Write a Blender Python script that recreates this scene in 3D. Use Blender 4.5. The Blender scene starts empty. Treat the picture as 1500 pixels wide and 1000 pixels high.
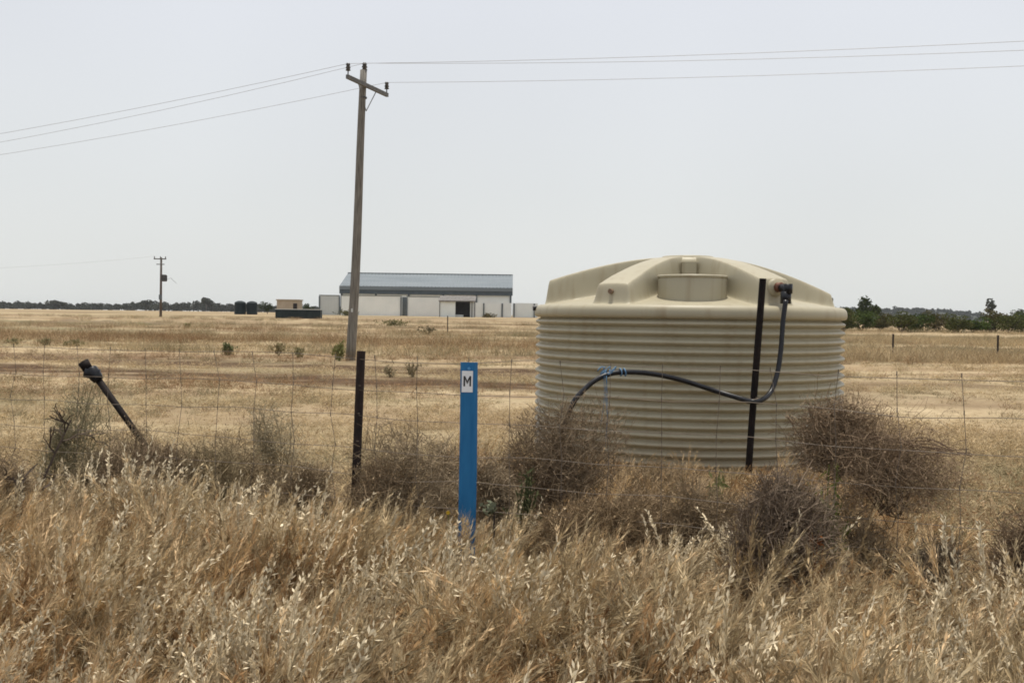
import bpy, math, random
import numpy as np
from mathutils import Vector, Matrix

R = math.radians
scene = bpy.context.scene
COL = scene.collection

# ------------------------------------------------------------------ camera
EYE = 1.6
FPX = 1458.0                       # focal length in pixels of the 1500 px wide photograph
PITCH, ROLL = R(1.503), R(0.75)
_F = Vector((0, math.cos(PITCH), -math.sin(PITCH)))
_R0 = Vector((1, 0, 0))
_U0 = Vector((0, math.sin(PITCH), math.cos(PITCH)))
_R = _R0 * math.cos(ROLL) + _U0 * math.sin(ROLL)
_U = _U0 * math.cos(ROLL) - _R0 * math.sin(ROLL)
cam_data = bpy.data.cameras.new("camera")
cam_data.lens = 35.0
cam_data.sensor_width = 36.0
cam_data.clip_start = 0.05
cam_data.clip_end = 9000
cam = bpy.data.objects.new("camera", cam_data)
cam.matrix_world = Matrix(((_R.x, _U.x, -_F.x, 0), (_R.y, _U.y, -_F.y, 0), (_R.z, _U.z, -_F.z, EYE), (0, 0, 0, 1)))
COL.objects.link(cam)
scene.camera = cam

# ------------------------------------------------------------------ sky and sun
SUN_EL, SUN_AZ = 84.0, 10.0         # degrees; azimuth clockwise from +Y (the view direction)
sun_dir = Vector((math.sin(R(SUN_AZ)) * math.cos(R(SUN_EL)), math.cos(R(SUN_AZ)) * math.cos(R(SUN_EL)), math.sin(R(SUN_EL))))
world = bpy.data.worlds.new("World")
scene.world = world
world.use_nodes = True
wn, wl = world.node_tree.nodes, world.node_tree.links
wn.clear()
w_out = wn.new("ShaderNodeOutputWorld")
w_bg = wn.new("ShaderNodeBackground")
w_bg.inputs["Strength"].default_value = 0.1
w_sky = wn.new("ShaderNodeTexSky")
w_sky.sky_type = 'NISHITA'
w_sky.sun_disc = False
w_sky.sun_elevation = R(SUN_EL)
w_sky.sun_rotation = R(SUN_AZ)
w_sky.dust_density = 4.0
w_tc = wn.new("ShaderNodeTexCoord")
w_sep = wn.new("ShaderNodeSeparateXYZ")
w_ramp = wn.new("ShaderNodeValToRGB")
w_ramp.color_ramp.elements[0].position = 0.0
w_ramp.color_ramp.elements[0].color = (0.785, 0.80, 0.775, 1)
w_ramp.color_ramp.elements[1].position = 0.40
w_ramp.color_ramp.elements[1].color = (0.748, 0.768, 0.832, 1)
e = w_ramp.color_ramp.elements.new(0.12)
e.color = (0.752, 0.772, 0.772, 1)
w_noise = wn.new("ShaderNodeTexNoise")
w_noise.inputs["Scale"].default_value = 1.4
w_noise.inputs["Detail"].default_value = 3
w_nmap = wn.new("ShaderNodeMapRange")
w_nmap.inputs["From Min"].default_value = 0.3
w_nmap.inputs["From Max"].default_value = 0.7
w_nmap.inputs["To Min"].default_value = 9.2
w_nmap.inputs["To Max"].default_value = 10.4
w_scale = wn.new("ShaderNodeVectorMath")
w_scale.operation = 'SCALE'
w_mix = wn.new("ShaderNodeMix")
w_mix.data_type = 'RGBA'
w_mix.inputs["Factor"].default_value = 0.88      # a thin bright veil of cloud in front of the clear sky
wl.new(w_tc.outputs["Generated"], w_sep.inputs[0])
wl.new(w_tc.outputs["Generated"], w_noise.inputs["Vector"])
wl.new(w_sep.outputs["Z"], w_ramp.inputs[0])
wl.new(w_noise.outputs["Fac"], w_nmap.inputs["Value"])
wl.new(w_ramp.outputs["Color"], w_scale.inputs[0])
wl.new(w_nmap.outputs["Result"], w_scale.inputs["Scale"])
wl.new(w_sky.outputs["Color"], w_mix.inputs["A"])
wl.new(w_scale.outputs["Vector"], w_mix.inputs["B"])
wl.new(w_mix.outputs["Result"], w_bg.inputs["Color"])
wl.new(w_bg.outputs["Background"], w_out.inputs["Surface"])

sun_data = bpy.data.lights.new("sun", 'SUN')
sun_data.energy = 3.5
sun_data.angle = R(3.0)          # sun blurred by thin high cloud
sun_data.color = (1.0, 0.94, 0.84)
sun = bpy.data.objects.new("sun", sun_data)
sun.rotation_euler = sun_dir.to_track_quat('Z', 'Y').to_euler()
sun.location = (0, -20, 40)
COL.objects.link(sun)

scene.view_settings.view_transform = 'Standard'
scene.view_settings.look = 'None'
scene.view_settings.gamma = 1.0
scene.view_settings.exposure = 0.11
scene.view_settings.use_curve_mapping = False
scene.render.engine = 'CYCLES'
scene.cycles.filter_width = 1.75
scene.cycles.max_bounces = 6
scene.cycles.diffuse_bounces = 4
scene.cycles.transparent_max_bounces = 6

# ------------------------------------------------------------------ helpers
rng = np.random.default_rng(7)


def at(px, py, Y):
    """World point seen at photograph pixel (px, py) at distance Y in front of the camera."""
    d = _F + _R * ((px - 750) / FPX) - _U * ((py - 500) / FPX)
    k = Y / d.y
    return Vector((d.x * k, Y, EYE + d.z * k))


def sstep(a, b, x):
    t = np.clip((x - a) / (b - a), 0, 1)
    return t * t * (3 - 2 * t)


def terrain(x, y):
    x = np.asarray(x, float)
    y = np.asarray(y, float)
    z = 1.2 * sstep(70, 215, y) + 0.25 * sstep(215, 900, y)
    near = 1 - sstep(60, 130, y)
    z = z + near * (0.03 * np.sin(x * 0.9 + 1.3) * np.sin(y * 0.7) + 0.02 * np.sin(x * 0.31 + y * 0.47))
    flat = np.exp(-(((x - 2.05) ** 2 + (y - 11.5) ** 2) / 6.0))
    return z * (1 - flat)


def gz(x, y):
    return float(terrain(x, y))


class MB:
    """Collects quads and triangles, built as one mesh object."""

    def __init__(s):
        s.v, s.q, s.t, s.c, s.n = [], [], [], [], 0

    def add(s, V, Q=None, T=None, C=None):
        V = np.asarray(V, float).reshape(-1, 3)
        if Q is not None and len(Q):
            s.q.append(np.asarray(Q, int).reshape(-1, 4) + s.n)
        if T is not None and len(T):
            s.t.append(np.asarray(T, int).reshape(-1, 3) + s.n)
        s.v.append(V)
        if C is None:
            C = np.ones((len(V), 3))
        C = np.asarray(C, float)
        if C.ndim == 1:
            C = np.tile(C, (len(V), 1))
        s.c.append(C)
        s.n += len(V)
        return s

    def box(s, lo, hi, M=None, C=None):
        x0, y0, z0 = lo
        x1, y1, z1 = hi
        V = np.array([(x0, y0, z0), (x1, y0, z0), (x1, y1, z0), (x0, y1, z0), (x0, y0, z1), (x1, y0, z1), (x1, y1, z1), (x0, y1, z1)], float)
        if M is not None:
            V = np.array([M @ Vector(p) for p in V])
        return s.add(V, [(0, 3, 2, 1), (4, 5, 6, 7), (0, 1, 5, 4), (1, 2, 6, 5), (2, 3, 7, 6), (3, 0, 4, 7)], C=C)

    def tube(s, pts, rad, sides=8, caps=True, C=None):
        P = np.array([tuple(p) for p in pts], float)
        n = len(P)
        rad = np.full(n, rad) if np.isscalar(rad) else np.asarray(rad, float)
        T = np.gradient(P, axis=0)
        T /= np.linalg.norm(T, axis=1)[:, None] + 1e-9
        a = np.array([0, 0, 1.0]) if abs(T[0, 2]) < 0.9 else np.array([1.0, 0, 0])
        u = np.cross(T[0], a)
        u /= np.linalg.norm(u)
        ang = np.arange(sides) * 2 * math.pi / sides
        V = []
        for i in range(n):
            u = u - T[i] * u.dot(T[i])
            u /= np.linalg.norm(u) + 1e-9
            w = np.cross(T[i], u)
            V.append(P[i] + rad[i] * (np.cos(ang)[:, None] * u + np.sin(ang)[:, None] * w))
        V = np.concatenate(V)
        Q = [(i * sides + j, i * sides + (j + 1) % sides, (i + 1) * sides + (j + 1) % sides, (i + 1) * sides + j) for i in range(n - 1) for j in range(sides)]
        Tt = []
        if caps:
            m = len(V)
            V = np.concatenate([V, P[:1], P[-1:]])
            for j in range(sides):
                Tt.append((m, (j + 1) % sides, j))
                Tt.append((m + 1, (n - 1) * sides + j, (n - 1) * sides + (j + 1) % sides))
        return s.add(V, Q, Tt, C)

    def lathe(s, prof, seg=48, center=(0, 0, 0), C=None):
        prof = np.asarray(prof, float)
        n = len(prof)
        a = np.arange(seg) * 2 * math.pi / seg
        V = np.zeros((n, seg, 3))
        V[..., 0] = center[0] + prof[:, 0:1] * np.cos(a)
        V[..., 1] = center[1] + prof[:, 0:1] * np.sin(a)
        V[..., 2] = center[2] + prof[:, 1:2]
        Q = [(i * seg + j, i * seg + (j + 1) % seg, (i + 1) * seg + (j + 1) % seg, (i + 1) * seg + j) for i in range(n - 1) for j in range(seg)]
        return s.add(V.reshape(-1, 3), Q, C=C)

    def prisms(s, P0, P1, r0, r1, C=None):
        """Many thin three-sided twigs at once."""
        P0 = np.asarray(P0); P1 = np.asarray(P1)
        n = len(P0)
        D = P1 - P0
        D = D / (np.linalg.norm(D, axis=1)[:, None] + 1e-9)
        A = np.where(np.abs(D[:, 2:3]) < 0.9, np.array([[0, 0, 1.0]]), np.array([[1.0, 0, 0]]))
        u = np.cross(D, A); u /= np.linalg.norm(u, axis=1)[:, None] + 1e-9
        w = np.cross(D, u)
        V = np.zeros((n, 6, 3))
        for k in range(3):
            o = math.cos(k * 2.0944) * u + math.sin(k * 2.0944) * w
            V[:, k] = P0 + o * np.reshape(r0, (-1, 1))
            V[:, 3 + k] = P1 + o * np.reshape(r1, (-1, 1))
        b = np.arange(n)[:, None] * 6
        Q = np.concatenate([b + np.array([[0, 1, 4, 3]]), b + np.array([[1, 2, 5, 4]]), b + np.array([[2, 0, 3, 5]])])
        if C is not None:
            C = np.repeat(np.asarray(C), 6, axis=0)
        return s.add(V.reshape(-1, 3), Q, C=C)

    def leaves(s, P, U, W, C=None):
        """Many diamond-shaped leaf faces: P centre, U half length vector, W half width vector."""
        n = len(P)
        V = np.stack([P - U, P + W, P + U, P - W], axis=1)
        Q = np.arange(n * 4).reshape(n, 4)
        if C is not None:
            C = np.repeat(np.asarray(C), 4, axis=0)
        return s.add(V.reshape(-1, 3), Q, C=C)

    def ribbons(s, P, S, Wd, C=None):
        """n ribbons of k points: P (n,k,3), S (n,3) side vectors, Wd (n,k) half widths."""
        n, k = P.shape[:2]
        A = P - S[:, None, :] * Wd[..., None]
        B = P + S[:, None, :] * Wd[..., None]
        V = np.stack([A, B], axis=2).reshape(-1, 3)
        b = (np.arange(n) * k * 2)[:, None, None] + (np.arange(k - 1) * 2)[None, :, None]
        Q = (b + np.array([0, 1, 3, 2])[None, None, :]).reshape(-1, 4)
        if C is not None:
            C = np.repeat(np.asarray(C), k * 2, axis=0)
        return s.add(V, Q, C=C)

    def mesh(s, name, mat, smooth=False):
        V = np.concatenate(s.v).astype(np.float32)
        q = np.concatenate(s.q) if s.q else np.zeros((0, 4), int)
        t = np.concatenate(s.t) if s.t else np.zeros((0, 3), int)
        me = bpy.data.meshes.new(name)
        me.vertices.add(len(V))
        me.vertices.foreach_set("co", V.ravel())
        loops = np.concatenate([q.ravel(), t.ravel()]).astype(np.int32)
        me.loops.add(len(loops))
        me.loops.foreach_set("vertex_index", loops)
        me.polygons.add(len(q) + len(t))
        st = np.concatenate([np.arange(len(q)) * 4, len(q) * 4 + np.arange(len(t)) * 3]).astype(np.int32)
        me.polygons.foreach_set("loop_start", st)
        me.polygons.foreach_set("use_smooth", np.full(len(q) + len(t), smooth))
        ca = me.attributes.new("col", 'FLOAT_COLOR', 'POINT')
        cc = np.concatenate(s.c)
        cc = np.concatenate([cc, np.ones((len(cc), 1))], axis=1).astype(np.float32)
        ca.data.foreach_set("color", cc.ravel())
        me.materials.append(mat)
        me.update(calc_edges=True)
        return me

    def build(s, name, mat, parent=None, smooth=False):
        o = bpy.data.objects.new(name, s.mesh(name, mat, smooth))
        COL.objects.link(o)
        if parent is not None:
            o.parent = parent
        return o


def tag(o, label=None, cat=None, group=None, kind=None):
    if label: o["label"] = label
    if cat: o["category"] = cat
    if group: o["group"] = group
    if kind: o["kind"] = kind
    return o


def thing(name, loc, label, cat, group=None, rz=0.0, rot=None):
    o = bpy.data.objects.new(name, None)
    o.empty_display_size = 0.2
    o.location = loc
    o.rotation_euler = rot if rot else (0, 0, rz)
    COL.objects.link(o)
    return tag(o, label, cat, group)


def copy_tree(o, parent=None):
    c = o.copy()
    COL.objects.link(c)
    if parent is not None:
        c.parent = parent
    for ch in [x for x in o.children]:
        copy_tree(ch, c)
    return c


# ------------------------------------------------------------------ materials
def new_mat(name):
    m = bpy.data.materials.new(name)
    m.use_nodes = True
    nt = m.node_tree
    return m, nt.nodes, nt.links, nt.nodes["Principled BSDF"]


def mat_var(name, c1, c2, scale=4.0, rough=0.7, bump=0.0, stretch=(1, 1, 1), detail=5, metallic=0.0, spec=0.4, bdist=0.01):
    """Two-colour noisy surface."""
    m, n, l, b = new_mat(name)
    tc = n.new("ShaderNodeTexCoord")
    mp = n.new("ShaderNodeMapping")
    mp.inputs["Scale"].default_value = stretch
    nz = n.new("ShaderNodeTexNoise")
    nz.inputs["Scale"].default_value = scale
    nz.inputs["Detail"].default_value = detail
    mr = n.new("ShaderNodeMapRange")
    mr.inputs["From Min"].default_value = 0.32
    mr.inputs["From Max"].default_value = 0.68
    mx = n.new("ShaderNodeMix")
    mx.data_type = 'RGBA'
    mx.inputs["A"].default_value = (*c1, 1)
    mx.inputs["B"].default_value = (*c2, 1)
    l.new(tc.outputs["Object"], mp.inputs["Vector"])
    l.new(mp.outputs["Vector"], nz.inputs["Vector"])
    l.new(nz.outputs["Fac"], mr.inputs["Value"])
    l.new(mr.outputs["Result"], mx.inputs["Factor"])
    l.new(mx.outputs["Result"], b.inputs["Base Color"])
    b.inputs["Roughness"].default_value = rough
    b.inputs["Metallic"].default_value = metallic
    b.inputs["Specular IOR Level"].default_value = spec
    if bump:
        bp = n.new("ShaderNodeBump")
        bp.inputs["Strength"].default_value = bump
        bp.inputs["Distance"].default_value = bdist
        l.new(nz.outputs["Fac"], bp.inputs["Height"])
        l.new(bp.outputs["Normal"], b.inputs["Normal"])
    return m


def mat_plant(name, transl=0.3, jitter=0.35):
    """Plant matter: albedo from the mesh's own colours, varied per copy, thin and partly translucent."""
    m, n, l, b = new_mat(name)
    n.remove(b)
    out = n["Material Output"]
    at_ = n.new("ShaderNodeAttribute")
    at_.attribute_name = "col"
    oi = n.new("ShaderNodeObjectInfo")
    mr = n.new("ShaderNodeMapRange")
    mr.inputs["To Min"].default_value = 1 - jitter
    mr.inputs["To Max"].default_value = 1 + jitter
    sc = n.new("ShaderNodeVectorMath")
    sc.operation = 'SCALE'
    df = n.new("ShaderNodeBsdfDiffuse")
    tr = n.new("ShaderNodeBsdfTranslucent")
    ms = n.new("ShaderNodeMixShader")
    ms.inputs[0].default_value = transl
    l.new(oi.outputs["Random"], mr.inputs["Value"])
    l.new(at_.outputs["Color"], sc.inputs[0])
    l.new(mr.outputs["Result"], sc.inputs["Scale"])
    l.new(sc.outputs["Vector"], df.inputs["Color"])
    l.new(sc.outputs["Vector"], tr.inputs["Color"])
    l.new(df.outputs[0], ms.inputs[1])
    l.new(tr.outputs[0], ms.inputs[2])
    l.new(ms.outputs[0], out.inputs["Surface"])
    return m


M_GRASS = mat_plant("dry_grass", 0.15, 0.25)
M_TWIG = mat_plant("twigs", 0.0, 0.0)
M_LEAF = mat_plant("leaves", 0.2, 0.0)
M_STEEL = mat_var("black_rusty_steel", (0.006, 0.005, 0.005), (0.018, 0.012, 0.010), 14, 0.7, 0.3, spec=0.15)
M_RUST = mat_var("brown_rusty_steel", (0.014, 0.010, 0.009), (0.040, 0.025, 0.019), 14, 0.8, 0.3)
M_POLY = mat_var("black_poly", (0.006, 0.006, 0.008), (0.013, 0.014, 0.017), 20, 0.36, 0.05, spec=0.3)
M_ORANGE = mat_var("brass_brown", (0.16, 0.055, 0.025), (0.09, 0.035, 0.02), 20, 0.5)
M_WIRE = mat_var("galvanised_wire", (0.11, 0.085, 0.06), (0.21, 0.17, 0.13), 12, 0.7)
M_CABLE = mat_var("aluminium_cable", (0.36, 0.37, 0.38), (0.42, 0.43, 0.44), 3, 0.5)
M_BLUE = mat_var("blue_fibreglass", (0.003, 0.115, 0.290), (0.014, 0.160, 0.360), 9, 0.5, 0.1, (3, 3, 0.5), 8)
M_TWINE = mat_var("blue_twine", (0.06, 0.16, 0.30), (0.13, 0.25, 0.38), 30, 0.7)
M_WHITE = mat_var("white_sticker", (0.78, 0.79, 0.80), (0.86, 0.86, 0.86), 9, 0.4)
M_INK = mat_var("black_ink", (0.015, 0.013, 0.015), (0.03, 0.025, 0.025), 9, 0.5)
M_WOOD = mat_var("weathered_pole_timber", (0.105, 0.095, 0.080), (0.25, 0.232, 0.20), 5, 0.9, 0.5, (6, 6, 0.35), 8)
M_ARM = mat_var("grey_crossarm_timber", (0.10, 0.10, 0.098), (0.17, 0.168, 0.16), 5, 0.85, 0.3)
M_INSUL = mat_var("dark_insulator", (0.05, 0.05, 0.05), (0.09, 0.085, 0.08), 5, 0.3)
M_ZINC = mat_var("zinc_roof", (0.135, 0.160, 0.172), (0.185, 0.210, 0.222), 0.5, 0.45, 0, (0.2, 1, 1), 6)
M_FASCIA = mat_var("dark_fascia", (0.055, 0.075, 0.088), (0.08, 0.10, 0.115), 1.0, 0.6)
M_WALLW = mat_var("white_steel_wall", (0.72, 0.745, 0.71), (0.80, 0.815, 0.775), 0.4, 0.6)
M_WALLG = mat_var("grey_steel_wall", (0.52, 0.54, 0.52), (0.60, 0.61, 0.58), 0.4, 0.6)
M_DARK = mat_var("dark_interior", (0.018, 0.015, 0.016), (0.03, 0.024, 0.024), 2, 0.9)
M_COLUMN = mat_var("dark_steel_column", (0.09, 0.11, 0.12), (0.12, 0.14, 0.15), 2, 0.6)
M_TANKDARK = mat_var("dark_green_tank", (0.008, 0.016, 0.020), (0.018, 0.028, 0.030), 1, 0.6, spec=0.2)
M_TAN = mat_var("tan_wall", (0.36, 0.29, 0.21), (0.44, 0.36, 0.27), 0.8, 0.8)
M_BARK = mat_var("bark", (0.07, 0.055, 0.045), (0.14, 0.11, 0.09), 6, 0.9, 0.4)


def mat_tank():
    m, n, l, b = new_mat("beige_polyethylene")
    tc = n.new("ShaderNodeTexCoord")
    nz = n.new("ShaderNodeTexNoise"); nz.inputs["Scale"].default_value = 1.6; nz.inputs["Detail"].default_value = 6
    mp = n.new("ShaderNodeMapping"); mp.inputs["Scale"].default_value = (7, 7, 0.7)
    st = n.new("ShaderNodeTexNoise"); st.inputs["Scale"].default_value = 1.5; st.inputs["Detail"].default_value = 6
    mx = n.new("ShaderNodeMix"); mx.data_type = 'RGBA'
    mx.inputs["A"].default_value = (0.350, 0.315, 0.218, 1)
    mx.inputs["B"].default_value = (0.425, 0.385, 0.276, 1)
    mx2 = n.new("ShaderNodeMix"); mx2.data_type = 'RGBA'
    mx2.inputs["B"].default_value = (0.275, 0.220, 0.135, 1)     # dust that ran down in streaks
    mr = n.new("ShaderNodeMapRange")
    mr.inputs["From Min"].default_value = 0.52; mr.inputs["From Max"].default_value = 0.78
    mr.inputs["To Max"].default_value = 0.6
    l.new(tc.outputs["Object"], nz.inputs["Vector"])
    l.new(tc.outputs["Object"], mp.inputs["Vector"])
    l.new(mp.outputs["Vector"], st.inputs["Vector"])
    l.new(nz.outputs["Fac"], mx.inputs["Factor"])
    l.new(st.outputs["Fac"], mr.inputs["Value"])
    l.new(mx.outputs["Result"], mx2.inputs["A"])
    l.new(mr.outputs["Result"], mx2.inputs["Factor"])
    sp = n.new("ShaderNodeSeparateXYZ")
    l.new(tc.outputs["Object"], sp.inputs[0])
    mz = n.new("ShaderNodeMapRange")           # soil splashed up the foot of the wall
    mz.inputs["From Min"].default_value = 0.55; mz.inputs["From Max"].default_value = 0.02
    ds = n.new("ShaderNodeTexNoise"); ds.inputs["Scale"].default_value = 5.0; ds.inputs["Detail"].default_value = 8
    mm = n.new("ShaderNodeMath"); mm.operation = 'MULTIPLY'
    mx3 = n.new("ShaderNodeMix"); mx3.data_type = 'RGBA'
    mx3.inputs["B"].default_value = (0.235, 0.165, 0.095, 1)
    l.new(tc.outputs["Object"], ds.inputs["Vector"])
    l.new(sp.outputs["Z"], mz.inputs["Value"])
    l.new(mz.outputs["Result"], mm.inputs[0]); l.new(ds.outputs["Fac"], mm.inputs[1])
    l.new(mm.outputs[0], mx3.inputs["Factor"])
    l.new(mx2.outputs["Result"], mx3.inputs["A"])
    l.new(mx3.outputs["Result"], b.inputs["Base Color"])
    b.inputs["Roughness"].default_value = 0.46
    b.inputs["Specular IOR Level"].default_value = 0.35
    fine = n.new("ShaderNodeTexNoise"); fine.inputs["Scale"].default_value = 60
    bp = n.new("ShaderNodeBump"); bp.inputs["Strength"].default_value = 0.08; bp.inputs["Distance"].default_value = 0.004
    l.new(tc.outputs["Object"], fine.inputs["Vector"])
    l.new(fine.outputs["Fac"], bp.inputs["Height"])
    l.new(bp.outputs["Normal"], b.inputs["Normal"])
    return m


M_TANK = mat_tank()
M_STAIN = mat_var("brown_stained_plastic", (0.17, 0.105, 0.065), (0.26, 0.18, 0.12), 20, 0.6)


def mat_ground():
    m, n, l, b = new_mat("dry_paddock")
    b.inputs["Roughness"].default_value = 1.0
    b.inputs["Specular IOR Level"].default_value = 0.1
    tc = n.new("ShaderNodeTexCoord")

    def noise(scale, stretch, detail=6, dist=0.0):
        mp = n.new("ShaderNodeMapping"); mp.inputs["Scale"].default_value = stretch
        nz = n.new("ShaderNodeTexNoise"); nz.inputs["Scale"].default_value = scale
        nz.inputs["Detail"].default_value = detail
        nz.inputs["Distortion"].default_value = dist
        l.new(tc.outputs["Object"], mp.inputs["Vector"]); l.new(mp.outputs["Vector"], nz.inputs["Vector"])
        return nz.outputs["Fac"]

    def rng_(v, a, b_, lo=0.0, hi=1.0):
        mr = n.new("ShaderNodeMapRange")
        mr.inputs["From Min"].default_value = a; mr.inputs["From Max"].default_value = b_
        mr.inputs["To Min"].default_value = lo; mr.inputs["To Max"].default_value = hi
        l.new(v, mr.inputs["Value"])
        return mr.outputs["Result"]

    def math_(op, a, b_):
        k = n.new("ShaderNodeMath"); k.operation = op
        for i, x in enumerate((a, b_)):
            if isinstance(x, (int, float)): k.inputs[i].default_value = x
            else: l.new(x, k.inputs[i])
        return k.outputs[0]

    def mix(f, a, b_):
        mx = n.new("ShaderNodeMix"); mx.data_type = 'RGBA'
        l.new(f, mx.inputs["Factor"])
        for key, x in (("A", a), ("B", b_)):
            if isinstance(x, tuple): mx.inputs[key].default_value = (*x, 1)
            else: l.new(x, mx.inputs[key])
        return mx.outputs["Result"]

    sep = n.new("ShaderNodeSeparateXYZ")
    l.new(tc.outputs["Object"], sep.inputs[0])
    X, Y = sep.outputs["X"], sep.outputs["Y"]
    straw = mix(rng_(noise(0.35, (1, 1, 1), 8), 0.35, 0.65), (0.370, 0.280, 0.163), (0.500, 0.398, 0.250))
    straw = mix(rng_(noise(6.0, (1, 1, 1), 8), 0.4, 0.62, 0, 0.5), straw, (0.245, 0.175, 0.105))
    # drier, greener and barer bands lying across the paddock
    c = mix(rng_(noise(0.12, (0.22, 1, 1), 7, 0.6), 0.48, 0.62, 0, 0.9), straw, (0.195, 0.165, 0.092))
    c = mix(rng_(noise(0.2, (0.15, 1, 1), 7, 0.4), 0.50, 0.62, 0, 0.9), c, (0.195, 0.128, 0.075))
    # wheel track crossing the paddock about 25 m out
    yy = math_('ADD', Y, math_('MULTIPLY', X, 0.30))
    wob = math_('ADD', yy, math_('MULTIPLY', noise(0.25, (1, 1, 1), 4), 3.0))
    t1 = math_('SUBTRACT', 1.0, rng_(math_('ABSOLUTE', math_('SUBTRACT', wob, 24.2), 0.0), 1.0, 2.6))
    t2 = math_('SUBTRACT', 1.0, rng_(math_('ABSOLUTE', math_('SUBTRACT', wob, 29.2), 0.0), 0.8, 2.2))
    trk = math_('MULTIPLY', math_('MAXIMUM', t1, t2), rng_(noise(1.2, (0.4, 1, 1), 6), 0.3, 0.5, 0.35, 1.0))
    left = rng_(X, 2.0, 5.0, 1.0, 0.35)
    c = mix(math_('MULTIPLY', trk, left), c, (0.082, 0.050, 0.028))
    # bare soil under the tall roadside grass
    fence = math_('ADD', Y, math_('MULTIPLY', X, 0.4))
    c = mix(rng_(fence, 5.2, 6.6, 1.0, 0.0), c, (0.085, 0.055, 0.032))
    l.new(c, b.inputs["Base Color"])
    bp = n.new("ShaderNodeBump"); bp.inputs["Strength"].default_value = 0.9; bp.inputs["Distance"].default_value = 0.06
    l.new(noise(9.0, (1, 1, 1), 8), bp.inputs["Height"])
    l.new(bp.outputs["Normal"], b.inputs["Normal"])
    return m


M_GROUND = mat_ground()

# ------------------------------------------------------------------ ground
def graded(lo, hi, fine, n):
    t = np.linspace(0, 1, n)
    return lo + (hi - lo) * (np.expm1(t * fine) / np.expm1(fine))


ys = np.concatenate([np.linspace(-60, 0, 16)[:-1], graded(0, 2900, 7.4, 240)])
xh = graded(0, 2900, 8.0, 90)
xs = np.concatenate([-xh[::-1][:-1], xh])
GX, GY = np.meshgrid(xs, ys)
GZ = terrain(GX, GY)
mb = MB()
nx = len(xs)
ii, jj = np.meshgrid(np.arange(len(ys) - 1), np.arange(nx - 1), indexing='ij')
b0 = (ii * nx + jj).ravel()
mb.add(np.stack([GX, GY, GZ], -1).reshape(-1, 3), np.stack([b0, b0 + 1, b0 + nx + 1, b0 + nx], 1))
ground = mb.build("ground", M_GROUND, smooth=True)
tag(ground, "flat dry straw coloured paddock with brown wheel tracks", kind="structure")

# low grassed earth bank in the left distance
mb = MB()
bx_ = np.linspace(0, 1, 60)
by_ = np.linspace(-3.5, 3.5, 9)
Vb = []
for q_ in by_:
    for t_ in bx_:
        x_ = X0_ = (20 - 750) / FPX * 104 + t_ * (245 - 20) / FPX * 104
        y_ = 104 + q_ + 1.2 * math.sin(t_ * 7)
        hh = 0.42 * math.sin(math.pi * t_) ** 0.5 * (0.8 + 0.25 * math.sin(t_ * 23) + 0.12 * math.sin(t_ * 61)) * max(0.0, 1 - (q_ / 3.5) ** 2)
        Vb.append((x_, y_, gz(x_, y_) - 0.05 + hh))
mb.add(Vb, [(r_ * 60 + i, r_ * 60 + i + 1, r_ * 60 + 61 + i, r_ * 60 + 60 + i) for r_ in range(8) for i in range(59)])
tag(mb.build("earth_mound", mat_var("grassed_bank", (0.14, 0.125, 0.055), (0.21, 0.14, 0.085), 0.5, 1.0, 0.5, (0.4, 1, 1)), smooth=True), "low olive earth bank lying across the left paddock", kind="structure")

# ------------------------------------------------------------------ far hill and wood
def hill_h(px):
    p = [1080, 1180, 1240, 1290, 1350, 1400, 1440, 1480, 1540, 1700]
    h = [4, 15, 18, 17, 19, 14.5, 9, 6, 5, 3]
    return np.interp(px, p, h)


HY = 1500.0
mb = MB()
pxs = np.linspace(1060, 1720, 120)
prof = hill_h(pxs) / FPX * HY * 0.8
rows = [(-160, 0.0), (-110, 0.35), (-60, 0.75), (0, 1.0), (120, 1.0), (420, 0.0)]
V = []
for dy, k in rows:
    Y = HY + dy
    V.append(np.stack([(pxs - 750) / FPX * Y, np.full_like(pxs, Y), 1.2 + prof * k], 1))
V = np.concatenate(V)
n_ = len(pxs)
Q = [(r * n_ + i, r * n_ + i + 1, (r + 1) * n_ + i + 1, (r + 1) * n_ + i) for r in range(len(rows) - 1) for i in range(n_ - 1)]
mb.add(V, Q)
M_HILL = mat_var("wooded_hill", (0.020, 0.024, 0.016), (0.036, 0.040, 0.026), 0.03, 1.0)
tag(mb.build("hill", M_HILL, smooth=True), "low dark wooded hill on the skyline right of the tank", kind="structure")


def crown(mb, c, rad, n, size, g1, g2, r):
    """n leaf clumps spread unevenly through an ellipsoid, gathered in lobes."""
    lobes = max(3, int(n ** 0.5 / 3))
    lc = r.normal(size=(lobes, 3)); lc /= np.linalg.norm(lc, axis=1)[:, None]
    lc *= r.uniform(0.25, 0.72, (lobes, 1))
    lr = r.uniform(0.28, 0.5, lobes)
    k = r.integers(0, lobes, n)
    d = r.normal(size=(n, 3)); d /= np.linalg.norm(d, axis=1)[:, None]
    P = lc[k] + d * (lr[k] * r.uniform(0.45, 1.0, n) ** 0.6)[:, None]
    P = np.array(c) + P * np.array(rad)
    U = r.normal(size=(n, 3)); U /= np.linalg.norm(U, axis=1)[:, None]
    W = np.cross(U, r.normal(size=(n, 3))); W /= np.linalg.norm(W, axis=1)[:, None]
    s = size * r.uniform(0.6, 1.4, n)[:, None]
    tone = np.clip(r.uniform(0, 1, lobes)[k] * 0.6 + r.uniform(0, 0.4, n), 0, 1)[:, None]
    Cc = np.array(g1) * (1 - tone) + np.array(g2) * tone
    mb.leaves(P, U * s, W * s * 0.7, Cc)


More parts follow.
